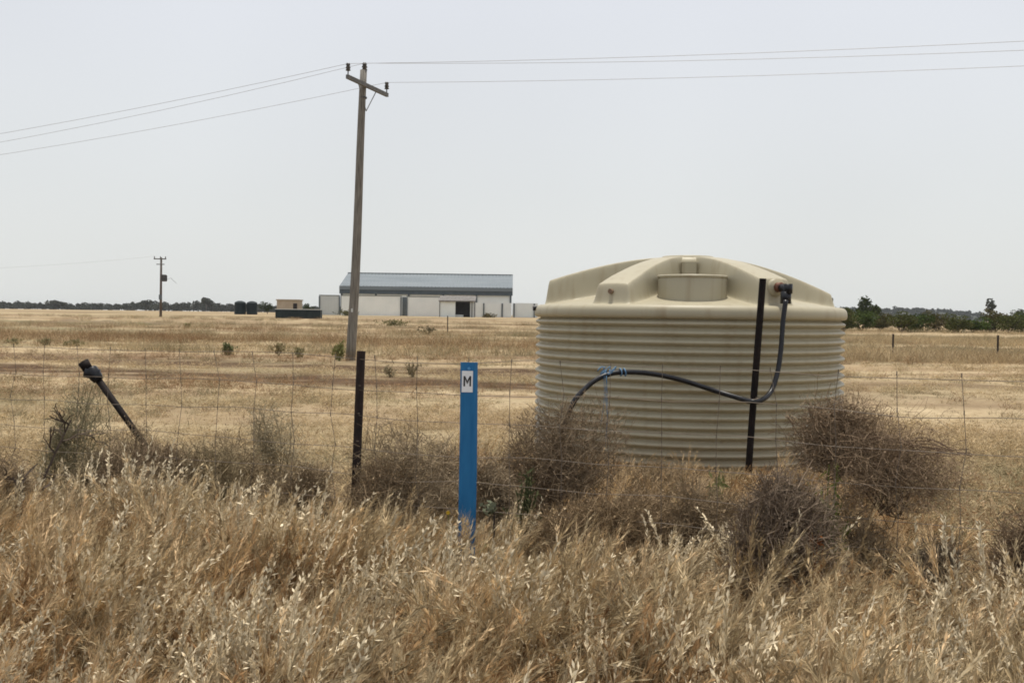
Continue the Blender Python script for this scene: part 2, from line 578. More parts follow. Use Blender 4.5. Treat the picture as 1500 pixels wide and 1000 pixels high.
r = np.random.default_rng(21)
mb = MB()
for i in range(420):                                   # trees covering the far hill
    px = r.uniform(1150, 1600)
    Y = HY + r.uniform(-150, 60)
    k = np.interp(Y - HY, [-160, -110, -60, 0, 120], [0, .35, .75, 1, 1])
    z = 1.2 + hill_h(px) / FPX * HY * 0.8 * k
    h = r.uniform(3.5, 6.5)
    crown(mb, ((px - 750) / FPX * Y, Y, z + h * 0.4), (r.uniform(5, 10), 6, h * 0.7), 60, 1.5, (0.022, 0.027, 0.018), (0.048, 0.054, 0.034), r)
tag(mb.build("hill_woodland", M_LEAF), "dark trees covering the far hill right of the tank", kind="stuff")
mb = MB()
for i in range(620):                                   # the wood along the left skyline
    px = r.uniform(-120, 500)
    Y = r.uniform(820, 1000)
    hpx = np.interp(px, [0, 60, 120, 180, 215, 290, 330, 380, 460], [9, 10, 8, 10, 12, 13, 11, 10, 8]) + r.uniform(-4.5, 2.0)
    h = max(hpx, 4) / FPX * Y
    crown(mb, ((px - 750) / FPX * Y, Y, 1.4 + h * 0.55), (r.uniform(4, 9), 4, h * 0.6), 80, 0.9, (0.024, 0.030, 0.022), (0.062, 0.064, 0.044), r)
tag(mb.build("distant_woodland", M_LEAF), "dark band of distant trees along the left skyline", kind="stuff")


def tree(px, base_y, Y, hpx, wpx, label, g1, g2, seed, n=700, trunk=0.35, group=None, cat="tree", name="tree", size=None):
    r = np.random.default_rng(seed)
    p = at(px, base_y, Y)
    x, y, z = p.x, Y, gz(p.x, Y)
    h = hpx / FPX * Y
    w = wpx / FPX * Y / 2
    t = thing(name, (x, y, z), label, cat, group)
    m = MB()
    k = 6
    pts = [(math.sin(i * 1.3 + seed) * 0.02 * h, math.cos(i * 1.1 + seed) * 0.02 * h, h * 0.72 * i / (k - 1)) for i in range(k)]
    pts[0] = (0, 0, -0.1)
    m.tube(pts, np.linspace(0.032 * h, 0.012 * h, k), 7)
    for i in range(6):
        a = i * 2.4 + seed
        b_ = pts[2 + i % 3]
        e_ = (b_[0] + math.cos(a) * w * 0.6, b_[1] + math.sin(a) * w * 0.6, b_[2] + h * 0.2)
        mid = tuple((b_[q] + e_[q]) / 2 + (0.04 * h if q == 2 else 0) for q in range(3))
        m.tube([b_, mid, e_], [0.014 * h, 0.009 * h, 0.004 * h], 5)
    m.build("trunk", M_BARK, t, True)
    m = MB()
    crown(m, (0, 0, h * (trunk + (1 - trunk) / 2)), (w, w, h * (1 - trunk) / 2 * 1.1), n, size or max(0.12, h * 0.045), g1, g2, r)
    m.build("crown", M_LEAF, t)
    return t


DG1, DG2 = (0.030, 0.042, 0.020), (0.072, 0.088, 0.036)
GG1, GG2 = (0.040, 0.044, 0.034), (0.078, 0.080, 0.060)
tree(1268, 488, 160, 40, 42, "bushy dark green tree nearest the tank's right side, above the shrub row", DG1, DG2, 3, 1100, 0.12)
tree(1449, 478, 240, 34, 22, "thin grey gum tree standing above the shrub row on the right skyline", GG1, GG2, 4, 420, 0.45)
tree(1494, 478, 260, 24, 30, "grey-green tree cut by the right edge of the photo", GG1, GG2, 5, 500, 0.3)
tree(1243, 488, 150, 26, 30, "small dark tree half hidden behind the tank's right rim", DG1, DG2, 6, 500, 0.15)
for i, (px, hp, wp, lab) in enumerate([(302, 20, 26, "rounded tree standing highest above the left skyline wood"),
                                       (214, 16, 24, "low rounded tree in the skyline wood left of the far power pole"),
                                       (82, 15, 30, "broad dark tree in the skyline wood near the left edge")]):
    tree(px, 455, 700, hp, wp, lab, GG1, GG2, 30 + i, 500, 0.2, "trees rising from the left skyline wood", size=0.8)
tree(392, 458, 225, 19, 24, "dark green bushy tree beside the two far black tanks", DG1, DG2, 41, 700, 0.1)
tree(449, 456, 235, 18, 26, "dark tree between the tan hut and the grey wall", DG1, DG2, 42, 700, 0.1)

# the green shrub row on the right
SHR = [(1236, 30, 34), (1262, 24, 40), (1290, 21, 40), (1320, 24, 46), (1345, 22, 42), (1372, 25, 44), (1398, 22, 40), (1425, 20, 46),
       (1452, 26, 44), (1478, 22, 42), (1502, 25, 44), (1530, 22, 44)]
SHL = ["shrub of the green row half hidden by the tank's right edge", "tall green shrub next to the tank, in front of the bushy dark tree", "second full shrub of the row from the tank",
       "bright green shrub of the row, just left of the nearer far fence post's line", "reddish green shrub of the row, fourth from the tank", "dark green shrub of the row below the hill's highest part",
       "green shrub of the row, below the hill's falling right slope", "low shrub of the row, just left of the thin gum tree", "brownish shrub of the row right under the thin gum tree",
       "green shrub of the row right of the thin gum tree", "shrub of the row cut by the photo's right edge", "shrub of the row beyond the photo's right edge"]
for i, (px, hp, wp) in enumerate(SHR[:11]):
    Y = 112 + (i * 37 % 11) * 0.7
    p = at(px, 488, Y)
    rr = np.random.default_rng(60 + i)
    t = thing("shrub", (p.x, Y, gz(p.x, Y)), SHL[i], "shrub", "green shrubs in the row right of the tank")
    w = wp / FPX * Y / 2 * 1.3
    h = hp / FPX * Y * 1.28
    m = MB()
    for k in range(5):
        a = k * 1.3 + i
        m.tube([(0, 0, -0.05), (math.cos(a) * w * 0.3, math.sin(a) * w * 0.3, h * 0.4), (math.cos(a) * w * 0.6, math.sin(a) * w * 0.6, h * 0.75)], [0.05, 0.035, 0.015], 5)
    m.build("stem", M_BARK, t)
    m = MB()
    crown(m, (0, 0, h * 0.48), (w, w * 0.8, h * 0.56), 2200, 0.10, (0.045, 0.055, 0.020), [(0.135, 0.140, 0.052), (0.095, 0.135, 0.042), (0.150, 0.120, 0.055)][i % 3], rr)
    m.build("foliage", M_LEAF, t)

# ------------------------------------------------------------------ farm buildings
def X_at(px, Y):
    return (px - 750) / FPX * Y


SY = 212.0
base = gz(X_at(620, SY), SY) - 0.05


def zat(px, py, Y):
    return at(px, py, Y).z


sx0, sx1 = X_at(499, SY), X_at(748, SY)
eave = zat(625, 428.5, SY)
roof_lo = zat(625, 420.5, SY)
ridge_y = SY + 10.5
ridge = zat(625, 401.5, ridge_y)
shed = thing("farm_shed", ((sx0 + sx1) / 2, SY, base), "long farm shed with grey steel roof behind white walls, on the horizon", "shed")
L = (sx1 - sx0) / 2
eave -= base; roof_lo -= base; ridge -= base
D = 21.0
m = MB()
seg = 48
for s_, (ya, yb) in enumerate(((-0.5, 10.5), (21.5, 10.5))):
    # corrugated sheets, ribs running down the slope
    xs_ = np.linspace(-L - 0.3, L + 0.3, seg * 4 + 1)
    off = np.where(np.arange(len(xs_)) % 4 < 2, 0.0, 0.07)
    A = np.stack([xs_, np.full_like(xs_, ya), roof_lo + off], 1)
    Bv = np.stack([xs_, np.full_like(xs_, yb), ridge + off], 1)
    V = np.concatenate([A, Bv]); q = len(xs_)
    m.add(V, [(i, i + 1, q + i + 1, q + i) for i in range(q - 1)])
m.build("roof", M_ZINC, shed)
MB().box((-L - 0.3, 10.2, ridge + 0.02), (L + 0.3, 10.8, ridge + 0.16)).build("ridge_cap", M_ZINC, shed)
MB().box((-L - 0.3, -0.62, eave + 0.42), (L + 0.3, -0.5, roof_lo + 0.02)).build("fascia", M_ZINC, shed)
MB().box((-L - 0.3, -0.40, eave - 0.45), (L + 0.3, -0.2, eave + 0.45)).build("eave_beam", M_FASCIA, shed)
cols = [499.8, 550, 598, 648.5, 697, 747.2]
for c_ in cols:
    x = X_at(c_, SY) - (sx0 + sx1) / 2
    MB().box((x - 0.2, -0.15, 0), (x + 0.2, 0.25, eave - 0.1)).build("column", M_COLUMN, shed)
for a, b_ in zip(cols[:-1], cols[1:]):
    x0 = X_at(a, SY) - (sx0 + sx1) / 2 + 0.2
    x1 = X_at(b_, SY) - (sx0 + sx1) / 2 - 0.2
    mm = MB().box((x0, 0.05, 0.02), (x1, 0.13, eave - 0.16))
    for k in np.arange(x0 + 0.4, x1 - 0.2, 0.75):
        mm.box((k, 0.01, 0.02), (k + 0.12, 0.045, eave - 0.16))
    mm.build("wall_panel", M_WALLW, shed)
MB().add([(-L, 0.2, 0), (-L, D, 0), (-L, D, roof_lo), (-L, 10.5, ridge), (-L, 0.2, roof_lo), (-L + .1, 0.2, 0), (-L + .1, D, 0), (-L + .1, D, roof_lo), (-L + .1, 10.5, ridge), (-L + .1, 0.2, roof_lo)],
         [(0, 1, 6, 5)], [(0, 4, 1), (1, 4, 2), (2, 4, 3), (5, 6, 9), (6, 7, 9), (7, 8, 9)]).build("gable", M_WALLG, shed)
MB().add([(L, 0.2, 0), (L, D, 0), (L, D, roof_lo), (L, 10.5, ridge), (L, 0.2, roof_lo)], None, [(0, 1, 4), (1, 2, 4), (2, 3, 4)]).build("gable", M_WALLG, shed)
MB().box((-L, D, 0), (L, D + 0.1, roof_lo)).build("back_wall", M_WALLG, shed)


def low_wall(px0, px1, ytop, Y, mat, label, posts=(), cap=True):
    x0, x1 = X_at(px0, Y), X_at(px1, Y)
    b_ = gz((x0 + x1) / 2, Y) - 0.1
    h = zat((px0 + px1) / 2, ytop, Y) - b_
    t = thing("wall", ((x0 + x1) / 2, Y, b_), label, "wall", "low steel walls in front of the farm shed")
    w = (x1 - x0) / 2
    mm = MB().box((-w, 0, 0), (w, 0.12, h))
    k = -w + 0.3
    while k < w - 0.2:
        mm.box((k, -0.04, 0), (k + 0.14, -0.003, h)); k += 0.6
    mm.build("sheeting", mat, t)
    if cap:
        MB().box((-w - 0.03, -0.09, h + 0.003), (w + 0.03, 0.16, h + 0.15)).build("top_rail", M_COLUMN, t)
    for p_ in posts:
        x = X_at(p_, Y) - (x0 + x1) / 2
        MB().box((x - 0.14, -0.22, 0), (x + 0.14, -0.09, h * 0.97)).build("wall_post", M_COLUMN, t)
    return t


low_wall(467, 497, 433, 206, M_WALLG, "grey steel wall at the shed's left end, beside the tan hut", (467.6, 497))
low_wall(499.5, 588, 433.5, 204, M_WALLW, "long pale steel wall behind the tall power pole", (587,))
low_wall(588.6, 594.6, 435, 206, M_COLUMN, "narrow dark panel standing in for the shaded gap between two pale walls of the shed", (), False)  # added dark strip; its colour stands in for the gap's shade
low_wall(595, 644, 435, 204, M_WALLW, "bright white steel wall left of the small hut", (595.5,))
low_wall(696, 748.4, 443.5, 205, M_WALLW, "pale low wall between small hut and shed's right end", (708, 735), False)
low_wall(750, 787, 444, 207, M_WALLW, "pale low wall running behind the beige tank", (752.5, 782), False)

# the small hut with a dark doorway
HYT = 192.0
hx0, hx1 = X_at(644, HYT), X_at(694, HYT)
hb = gz((hx0 + hx1) / 2, HYT) - 0.08
hut = thing("hut", ((hx0 + hx1) / 2, HYT, hb), "small white hut with rusty skillion roof and dark open doorway", "hut")
hw = (hx1 - hx0) / 2
hf = zat(668, 441, HYT) - hb
hr = zat(668, 433.5, HYT + 3.5) - hb
dx0, dx1 = X_at(666.5, HYT) - (hx0 + hx1) / 2, X_at(688, HYT) - (hx0 + hx1) / 2
MB().box((-hw, 0, 0), (dx0, 0.12, hf)).build("wall", M_WALLW, hut)
MB().box((dx1, 0, 0), (hw, 0.12, hf)).build("wall", M_WALLG, hut)
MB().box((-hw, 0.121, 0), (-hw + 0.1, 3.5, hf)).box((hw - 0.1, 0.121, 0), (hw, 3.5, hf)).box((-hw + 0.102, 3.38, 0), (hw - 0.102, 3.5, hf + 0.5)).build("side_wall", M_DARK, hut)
MB().box((-hw - 0.12, -0.12, 0), (-hw - 0.005, 0.2, hf - 0.02)).build("corner_post", M_DARK, hut)
MB().box((dx1 + 0.3, -0.12, 0), (dx1 + 0.42, -0.003, hf - 0.02)).build("corner_post", M_DARK, hut)
MB().box((dx0 + 0.02, 0.02, hf - 0.35), (dx1 - 0.02, 0.1, hf)).build("lintel", M_DARK, hut)
MB().box((dx0, 1.6, 0), (dx1, 1.7, hf - 0.02)).build("doorway_shade_sheet", M_DARK, hut)  # near-black sheet stands in for the shade inside the open doorway
MB().box((-hw + 0.15, 0.4, 0.0), (dx0 + 1.5, 1.3, 0.55)).build("stored_box", M_WALLG, hut)
M_HROOF = mat_var("rusty_hut_roof", (0.12, 0.11, 0.10), (0.18, 0.165, 0.15), 1.3, 0.7)
m = MB()
xs_ = np.linspace(-hw - 0.25, hw + 0.25, 41)
off = np.where(np.arange(41) % 4 < 2, 0.0, 0.05)
m.add(np.concatenate([np.stack([xs_, np.full(41, -0.4), hf + 0.02 + off], 1), np.stack([xs_, np.full(41, 3.7), hr + off], 1)]), [(i, i + 1, 42 + i, 41 + i) for i in range(40)])
m.box((-hw - 0.25, -0.46, hf - 0.1), (hw + 0.25, -0.405, hf + 0.09))
m.build("roof", M_HROOF, hut)

# tan hut, dark tanks and trough on the left
TY = 200.0
x0, x1 = X_at(405, TY), X_at(437, TY)
hb = gz(x0, TY) - 0.05
tan = thing("hut", ((x0 + x1) / 2, TY, hb), "tan flat-roofed hut behind the long dark trough", "hut")
w = (x1 - x0) / 2
h = zat(421, 440, TY) - hb
MB().box((-w, 0, 0), (w, 3.5, h)).build("wall", M_TAN, tan)
MB().box((-w - 0.15, -0.2, h + 0.003), (w + 0.15, 3.7, h + 0.22)).build("roof", mat_var("tan_roof", (0.33, 0.27, 0.20), (0.40, 0.33, 0.25), 1, 0.7), tan)
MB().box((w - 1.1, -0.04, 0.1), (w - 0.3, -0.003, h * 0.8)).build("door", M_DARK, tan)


def far_tank(px, wpx, ytop, Y, label):
    x = X_at(px, Y)
    b_ = gz(x, Y) - 0.05
    rr = wpx / FPX * Y / 2
    h = zat(px, ytop, Y) - b_
    t = thing("farm_tank", (x, Y, b_), label, "water tank", "two dark round tanks left of the tan hut")
    pr = []
    nrib = 9
    for i in range(nrib * 4 + 1):
        z = h * 0.86 * i / (nrib * 4)
        pr.append((rr + 0.03 * math.sin(i * math.pi / 2), z))
    MB().lathe(pr, 28).build("wall", M_TANKDARK, t, True)
    MB().lathe([(rr, h * 0.86), (rr * 0.8, h * 0.93), (rr * 0.3, h), (0.001, h)], 28).build("roof", M_TANKDARK, t, True)
    return t


far_tank(351.5, 16.5, 440.5, 190, "left one of two small dark tanks on the left horizon")
far_tank(368.8, 15.5, 441, 190, "right one of two small dark tanks on the left horizon")
TY = 150.0
x0, x1 = X_at(403, TY), X_at(469, TY)
b_ = gz((x0 + x1) / 2, TY) - 0.05
tr = thing("trough", ((x0 + x1) / 2, TY, b_), "long low dark trough in front of the tan hut", "trough")
w = (x1 - x0) / 2
h = zat(436, 453.5, TY) - b_
m = MB().box((-w, 0, 0), (w, 0.1, h)).box((-w, 1.3, 0), (w, 1.4, h)).box((-w, 0.102, 0), (-w + 0.1, 1.298, h)).box((w - 0.1, 0.102, 0), (w, 1.298, h))
m.build("wall", M_TANKDARK, tr)
MB().box((-w - 0.05, -0.06, h + 0.003), (w + 0.05, 0.14, h + 0.1)).build("rim", M_WALLG, tr)
for k in np.linspace(-w + 0.2, w - 0.2, 7):
    MB().box((k - 0.06, -0.08, 0), (k + 0.06, -0.003, h - 0.02)).build("rib", M_TANKDARK, tr)

# ------------------------------------------------------------------ power poles and lines
PY = 34.0
pb = at(513, 530, PY)
pt = at(534, 103, PY - 0.3)
pole = thing("power_pole", (pb.x, PY, gz(pb.x, PY) - 0.15), "tall weathered timber power pole with crossarm, in the paddock", "power pole")
o = Vector(pole.location)
H = pt.z - o.z
lean = Vector((pt.x - pb.x, pt.y - PY, 0))
m = MB()
pp = [(lean.x * t + 0.03 * math.sin(t * 5), lean.y * t, H * t) for t in np.linspace(0, 1, 14)]
m.tube(pp, np.linspace(0.17, 0.112, 14), 18)
m.build("shaft", M_WOOD, pole, True)
line_dir = Vector((0.94, -0.34, 0)).normalized()
arm_dir = Vector((-0.34, -0.94, 0)).normalized()     # towards the camera side
arm_c = Vector((lean.x * 0.945, lean.y * 0.945, H * 0.945))
arm_rot = Matrix.Translation(arm_c) @ Matrix(((arm_dir.x, line_dir.x, 0, 0), (arm_dir.y, line_dir.y, 0, 0), (0, 0, 1, 0), (0, 0, 0, 1)))
ax = 1.42
MB().box((-ax, 0.118, -0.065), (ax, 0.21, 0.065), arm_rot).build("crossarm", M_ARM, pole)
tops = []
for px_ in (-ax + 0.06, ax - 0.06):
    m = MB()
    c0 = arm_rot @ Vector((px_, 0.165, 0.066))
    m.tube([c0, c0 + Vector((0, 0, 0.16))], 0.02, 8)
    m.lathe([(0.03, 0.12), (0.085, 0.14), (0.055, 0.2), (0.085, 0.22), (0.05, 0.29), (0.072, 0.31), (0.06, 0.37), (0.001, 0.38)], 12, tuple(c0))
    m.build("insulator", M_INSUL, pole, True)
    tops.append(c0 + Vector((0, 0, 0.36)))
m = MB()
c0 = Vector((lean.x, lean.y, H - 0.02))
m.lathe([(0.03, 0.0), (0.1, 0.02), (0.06, 0.09), (0.1, 0.11), (0.06, 0.19), (0.085, 0.21), (0.05, 0.27), (0.001, 0.28)], 12, tuple(c0))
m.build("insulator", M_INSUL, pole, True)
tops.append(c0 + Vector((0, 0, 0.25)))
for s_ in (-1, 1):
    a_ = arm_rot @ Vector((s_ * 0.62, 0.14, -0.05))
    b2 = Vector((lean.x * 0.86, lean.y * 0.86, H * 0.862)) + line_dir * 0.14
    MB().tube([a_, b2], 0.016, 6).build("brace", M_ARM, pole)
MB().lathe([(0.128, 0), (0.132, 0.002), (0.132, 0.05), (0.128, 0.052)], 18, (lean.x * 0.905, lean.y * 0.905, H * 0.905)).build("steel_band", M_INSUL, pole)
MB().box((-0.03, -0.15, 0), (0.03, -0.125, 0.12), Matrix.Translation(Vector((lean.x * 0.18, lean.y * 0.18 - 0.02, H * 0.18)))).build("number_plate", M_WALLG, pole)


def sag_line(p, q, sag, n=28):
    return [p.lerp(q, t) + Vector((0, 0, -4 * sag * t * (1 - t))) for t in np.linspace(0, 1, n)]


labels = ["power line on the crossarm's near left end", "power line on the crossarm's far right end", "power line from the top of the tall pole"]
for k, tp in enumerate(tops):
    w0 = o + tp
    m = MB()
    lf = w0 - line_dir * 76 + Vector((0, 0, -1.6))
    rt = w0 + line_dir * 70 + Vector((0, 0, 0.15))
    m.tube(sag_line(lf, w0, 2.35 if k == 2 else 1.95)[:-1] + sag_line(w0, rt, 1.42 if k == 2 else 1.12), 0.0075, 5)
    ob = m.build("power_line", M_CABLE)
    tag(ob, labels[k], "power line", "power lines over the paddock")

FY = 149.0
fb = at(235.5, 466, FY)
fp = thing("power_pole", (fb.x, FY, gz(fb.x, FY) - 0.1), "thin distant pole with dark transformer on the left horizon", "power pole")
fo = Vector(fp.location)
fh = zat(235, 377, FY) - fo.z
MB().tube([(0, 0, 0), (0.02, 0, fh * 0.5), (0.05, 0, fh)], [0.2, 0.17, 0.14], 10).build("shaft", M_BARK, fp, True)
MB().box((-1.0, -0.22, fh - 0.32), (0.85, -0.145, fh - 0.16)).build("crossarm", M_ARM, fp)
MB().box((-0.6, -0.22, fh - 1.1), (0.6, -0.145, fh - 0.98)).build("crossarm", M_ARM, fp)
for x in (-0.9, 0.0, 0.75):
    MB().lathe([(0.03, 0), (0.09, 0.03), (0.06, 0.15), (0.09, 0.17), (0.05, 0.3), (0.001, 0.31)], 8, (x, -0.18, fh - 0.159)).build("insulator", M_INSUL, fp, True)
m = MB()
m.lathe([(0.001, 0), (0.33, 0), (0.35, 0.05), (0.35, 0.95), (0.3, 1.02), (0.001, 1.05)], 14, (0.52, 0, fh * 0.60))
for a in np.arange(8) * math.pi / 4:
    m.box((-0.03, 0.352, 0.1), (0.03, 0.43, 0.9), Matrix.Translation((0.52, 0, fh * 0.60)) @ Matrix.Rotation(a, 4, 'Z'))
m.build("transformer", M_INSUL, fp)
MB().box((-0.15, -0.42, fh * 0.30), (0.25, -0.2, fh * 0.38)).build("switch_box", M_COLUMN, fp)
MB().tube([(0.3, -0.1, fh * 0.72), (0.9, -0.1, fh * 0.63), (1.5, -0.1, fh * 0.66), (2.4, -0.1, fh * 0.57)], 0.025, 5).build("stay_arm", M_ARM, fp)
w0 = fo + Vector((-0.9, -0.18, fh + 0.15))
tag(MB().tube(sag_line(w0, at(-200, 398, 138), 0.5), 0.012, 4).build("power_line", M_CABLE), "faint distant power line leading left from the far pole", "power line", "power lines over the paddock")

# ------------------------------------------------------------------ water tank
TX, TYC, TR = 2.015, 11.5, 1.755
tank = thing("water_tank", (TX, TYC, 0), "squat beige ribbed plastic water tank with domed buttressed roof", "water tank")
pitch = 0.0925
zc = 1.585
prof = []
n_c = 17
for i in range(n_c * 10 + 1):
    z = zc * i / (n_c * 10)
    u_ = (i % 10) / 10.0
    prof.append((TR - 0.038 + 0.028 * (math.sin((u_ - 0.25) * 2 * math.pi) + 0.10 * math.cos((u_ - 0.25) * 4 * math.pi)), z))
prof += [(TR - 0.028, zc + 0.004), (TR - 0.008, zc + 0.012), (TR + 0.002, zc + 0.03), (TR + 0.003, zc + 0.055), (TR, zc + 0.085),
         (TR - 0.006, zc + 0.105), (TR - 0.018, zc + 0.122), (TR - 0.034, zc + 0.134), (TR - 0.052, zc + 0.141)]
MB().lathe(prof, 192).build("wall", M_TANK, tank, True)
zr = zc + 0.141
# roof: sunken sectors between six buttress ribs that run from the crown to blocks at the rim
rib_ang = [R(-90 + a) for a in (-38.5, 23, 84, 143, 203, -97)]
rib_end = [1.945, 2.005, 1.89, 1.97, 1.97, 2.015]
rib_blk = [0.20, 0.19, 0.17, 0.2, 0.2, 0.20]
nr, nt = 110, 900
rr_ = np.concatenate([np.linspace(0.001, 1.3, 62), np.linspace(1.3, TR - 0.052, 49)[1:]])
nr = len(rr_)
tt = np.arange(nt) * 2 * math.pi / nt
RR, TT = np.meshgrid(rr_, tt, indexing='ij')
low = zr + 0.23 * (1 - sstep(0.35, TR - 0.05, RR) * 0.35 - 0.65 * np.clip((RR - 0.35) / (TR - 0.4), 0, 1))
low = zr + (low - zr) * np.clip((TR - 0.052 - RR) / 0.25, 0, 1) ** 0.35
Zr = low.copy()
for a, ez, bw in zip(rib_ang, rib_end, rib_blk):
    s_ = RR * np.sin(TT - a)
    f_ = RR * np.cos(TT - a)
    hi = 2.285 - (2.285 - ez) * np.clip((f_ - 0.3) / 1.28, 0, 1) ** 1.6
    half = 0.115 + 0.055 * sstep(0.3, 1.5, f_) + (bw - 0.19) * sstep(1.22, 1.30, f_)
    mk = (1 - sstep(half - 0.01, half + 0.06, np.abs(s_))) * (f_ > 0) * (1 - sstep(1.575, 1.635, f_))
    hi = hi - 0.012 * np.clip(np.abs(s_) / 0.2, 0, 1) ** 2
    Zr = np.maximum(Zr, low + (hi - low) * mk)
cr = 2.29 - 0.02 * (RR / 0.4) ** 2
mk = 1 - sstep(0.36, 0.46, RR)
Zr = np.maximum(Zr, low + (cr - low) * mk)
m = MB()
V = np.stack([RR * np.cos(TT), RR * np.sin(TT), Zr], -1).reshape(-1, 3)
ii, jj = np.meshgrid(np.arange(nr - 1), np.arange(nt), indexing='ij')
q0 = (ii * nt + jj).ravel(); q1 = (ii * nt + (jj + 1) % nt).ravel()
m.add(V, np.stack([q0, q1, q1 + nt, q0 + nt], 1))
m.build("roof", M_TANK, tank, True)
MB().lathe([(0.30, 2.255), (0.30, 2.292), (0.285, 2.302), (0.001, 2.308)], 48).build("crown_cap", M_TANK, tank, True)
# manhole drum on the front sector
mh = MB().lathe([(0.355, 1.6), (0.355, 2.0), (0.350, 2.012)], 64, (-0.135, -1.06, 0)).build("manhole", M_TANK, tank, True)
MB().lathe([(0.350, 2.012), (0.362, 2.013), (0.366, 2.02), (0.366, 2.032), (0.356, 2.04), (0.001, 2.052)], 64, (-0.135, -1.06, 0)).build("lid", M_TANK, mh, False)
MB().box((-0.08, -0.475, 1.98), (0.08, -0.38, 2.215), Matrix.Rotation(R(-8), 4, "Z")).build("vent_panel", M_TANK, tank)
for a, ez in ((rib_ang[0], 1.86), (rib_ang[2], 1.82)):
    d = Vector((math.cos(a), math.sin(a), 0))
    c0 = d * 1.60 + Vector((0, 0, ez))
    MB().tube([c0, c0 + d * 0.035], 0.026, 12).build("lug", M_STAIN if ez > 1.85 else M_TANKDARK, tank)
d = Vector((math.cos(R(-90 - 86)), math.sin(R(-90 - 86)), 0))
MB().tube([d * (TR - 0.04) + Vector((0, 0, zr - 0.04)), d * (TR + 0.03) + Vector((0, 0, zr - 0.04))], 0.03, 10).build("overflow_stub", M_POLY, tank)
# inlet boss on the right front buttress
a = rib_ang[1]
d = Vector((math.cos(a), math.sin(a), 0))
inl = d * 1.60 + Vector((0, 0, 1.925))
inl_pt = at(1135, 421, TYC + inl.y)
inl = Vector((inl_pt.x - TX, inl.y, inl_pt.z))
MB().tube([inl - d * 0.06, inl + d * 0.045], 0.088, 24).build("inlet_boss", M_TANK, tank, True)

# ------------------------------------------------------------------ hose, its post, twine
W_in = Vector((TX, TYC, 0)) + inl + d * 0.046
hose = thing("hose", (TX, 9.5, 0), "black poly pipe looping from the tank inlet down round the black post", "hose")
ho = Vector(hose.location)
el = at(1152, 424, W_in.y - 0.13)
MB().tube([W_in - ho, W_in - ho + d * 0.05], 0.05, 14).build("inlet_nipple", M_ORANGE, hose, True)
m = MB()
e0 = W_in + d * 0.051
m.tube([e0 - ho, (e0 + (el - e0) * 0.4) - ho, el - ho + Vector((0, 0, 0.01)), el - ho + Vector((0.0, 0, -0.09))], [0.036, 0.04, 0.046, 0.046], 14)
m.tube([el - ho + Vector((-0.004, 0, -0.02)), el - ho + Vector((-0.006, 0, -0.14))], 0.052, 14)
m.tube([el - ho + Vector((0.01, -0.01, -0.04)), el - ho + Vector((0.01, -0.01, 0.055))], 0.047, 14)
m.build("elbow", M_POLY, hose, True)
ctrl = [(1151, 440, 9.72), (1147, 470, 9.68), (1144, 510, 9.62), (1139, 545, 9.56), (1130, 572, 9.48), (1117, 585, 9.36), (1103, 588, 9.33), (1085, 583.5, 9.42),
        (1050, 573, 9.55), (1000, 557, 9.58), (960, 548, 9.55), (930, 545, 9.5), (900, 546, 9.45), (875, 555, 9.4), (855, 571, 9.35), (840, 589, 9.3), (829, 618, 9.3), (822, 655, 9.3), (818, 690, 9.32)]
pts = [at(*c_) - ho for c_ in ctrl]


def smooth_path(P, sub=5):
    out = []
    for i in range(len(P) - 1):
        p0 = P[max(i - 1, 0)]; p1 = P[i]; p2 = P[i + 1]; p3 = P[min(i + 2, len(P) - 1)]
        for k in range(sub):
            t = k / sub
            out.append(0.5 * ((2 * p1) + (p2 - p0) * t + (2 * p0 - 5 * p1 + 4 * p2 - p3) * t * t + (3 * p1 - p0 - 3 * p2 + p3) * t ** 3))
    out.append(P[-1])
    return out


MB().tube(smooth_path(pts), 0.0245, 12).build("pipe", M_POLY, hose, True)


def star_picket(name, bot, top, size, mat, label, cat, group=None):
    """Y-section steel fence post with bolt holes' notches."""
    t = thing(name, tuple(bot), label, cat, group)
    ax_ = (top - bot)
    m = MB()
    n_ = ax_.normalized()
    for k in range(3):
        a = R(90 + 120 * k)
        u = Vector((math.cos(a), math.sin(a), 0)); u = (u - n_ * u.dot(n_)).normalized()
        w_ = n_.cross(u)
        th = size * 0.11
        A = [Vector((0, 0, 0)) + w_ * th, u * size * 0.62 + w_ * th * 0.8, u * size * 0.62 - w_ * th * 0.8, Vector((0, 0, 0)) - w_ * th]
        V = [tuple(p) for p in A] + [tuple(p + ax_) for p in A]
        m.add(V, [(0, 1, 5, 4), (1, 2, 6, 5), (2, 3, 7, 6), (3, 0, 4, 7), (4, 5, 6, 7), (3, 2, 1, 0)])
    m.build("picket", mat, t)
    for z in np.arange(0.25, 0.97, 0.12):
        c_ = ax_ * z + Vector((0, -size * 0.14, 0))
        MB().tube([c_ - Vector((size * 0.25, 0, 0)), c_ + Vector((size * 0.25, 0, 0))], 0.004, 6).build("wire_tie", M_WIRE, t)
    return t


pbot = at(1094, 712, 9.47); ptop = at(1117.5, 408, 9.47)
post = thing("fence_post", tuple(pbot), "tall black post leaning in front of the beige tank, holding the pipe", "fence post")
m = MB()
v = ptop - pbot
m.tube([Vector((0, 0, -0.1)), v * 0.3, v * 0.7, v], 0.033, 12)
m.build("shaft", M_STEEL, post, False)
tie = at(1103, 588, 9.40) - pbot
m = MB()
m.tube([tie + Vector((0.05 * math.cos(a), 0.075 * math.sin(a) - 0.01, 0.012 * math.sin(2 * a))) for a in np.linspace(0, 2 * math.pi, 16)], 0.005, 6)
m.tube([tie + Vector((0.05 * math.cos(a), 0.075 * math.sin(a) - 0.01, 0.03 + 0.012 * math.cos(a))) for a in np.linspace(0, 2 * math.pi, 16)], 0.005, 6)
m.build("wire_tie", M_WIRE, post)

# ------------------------------------------------------------------ wire mesh fence
FT = 0.40
FC = 5.79


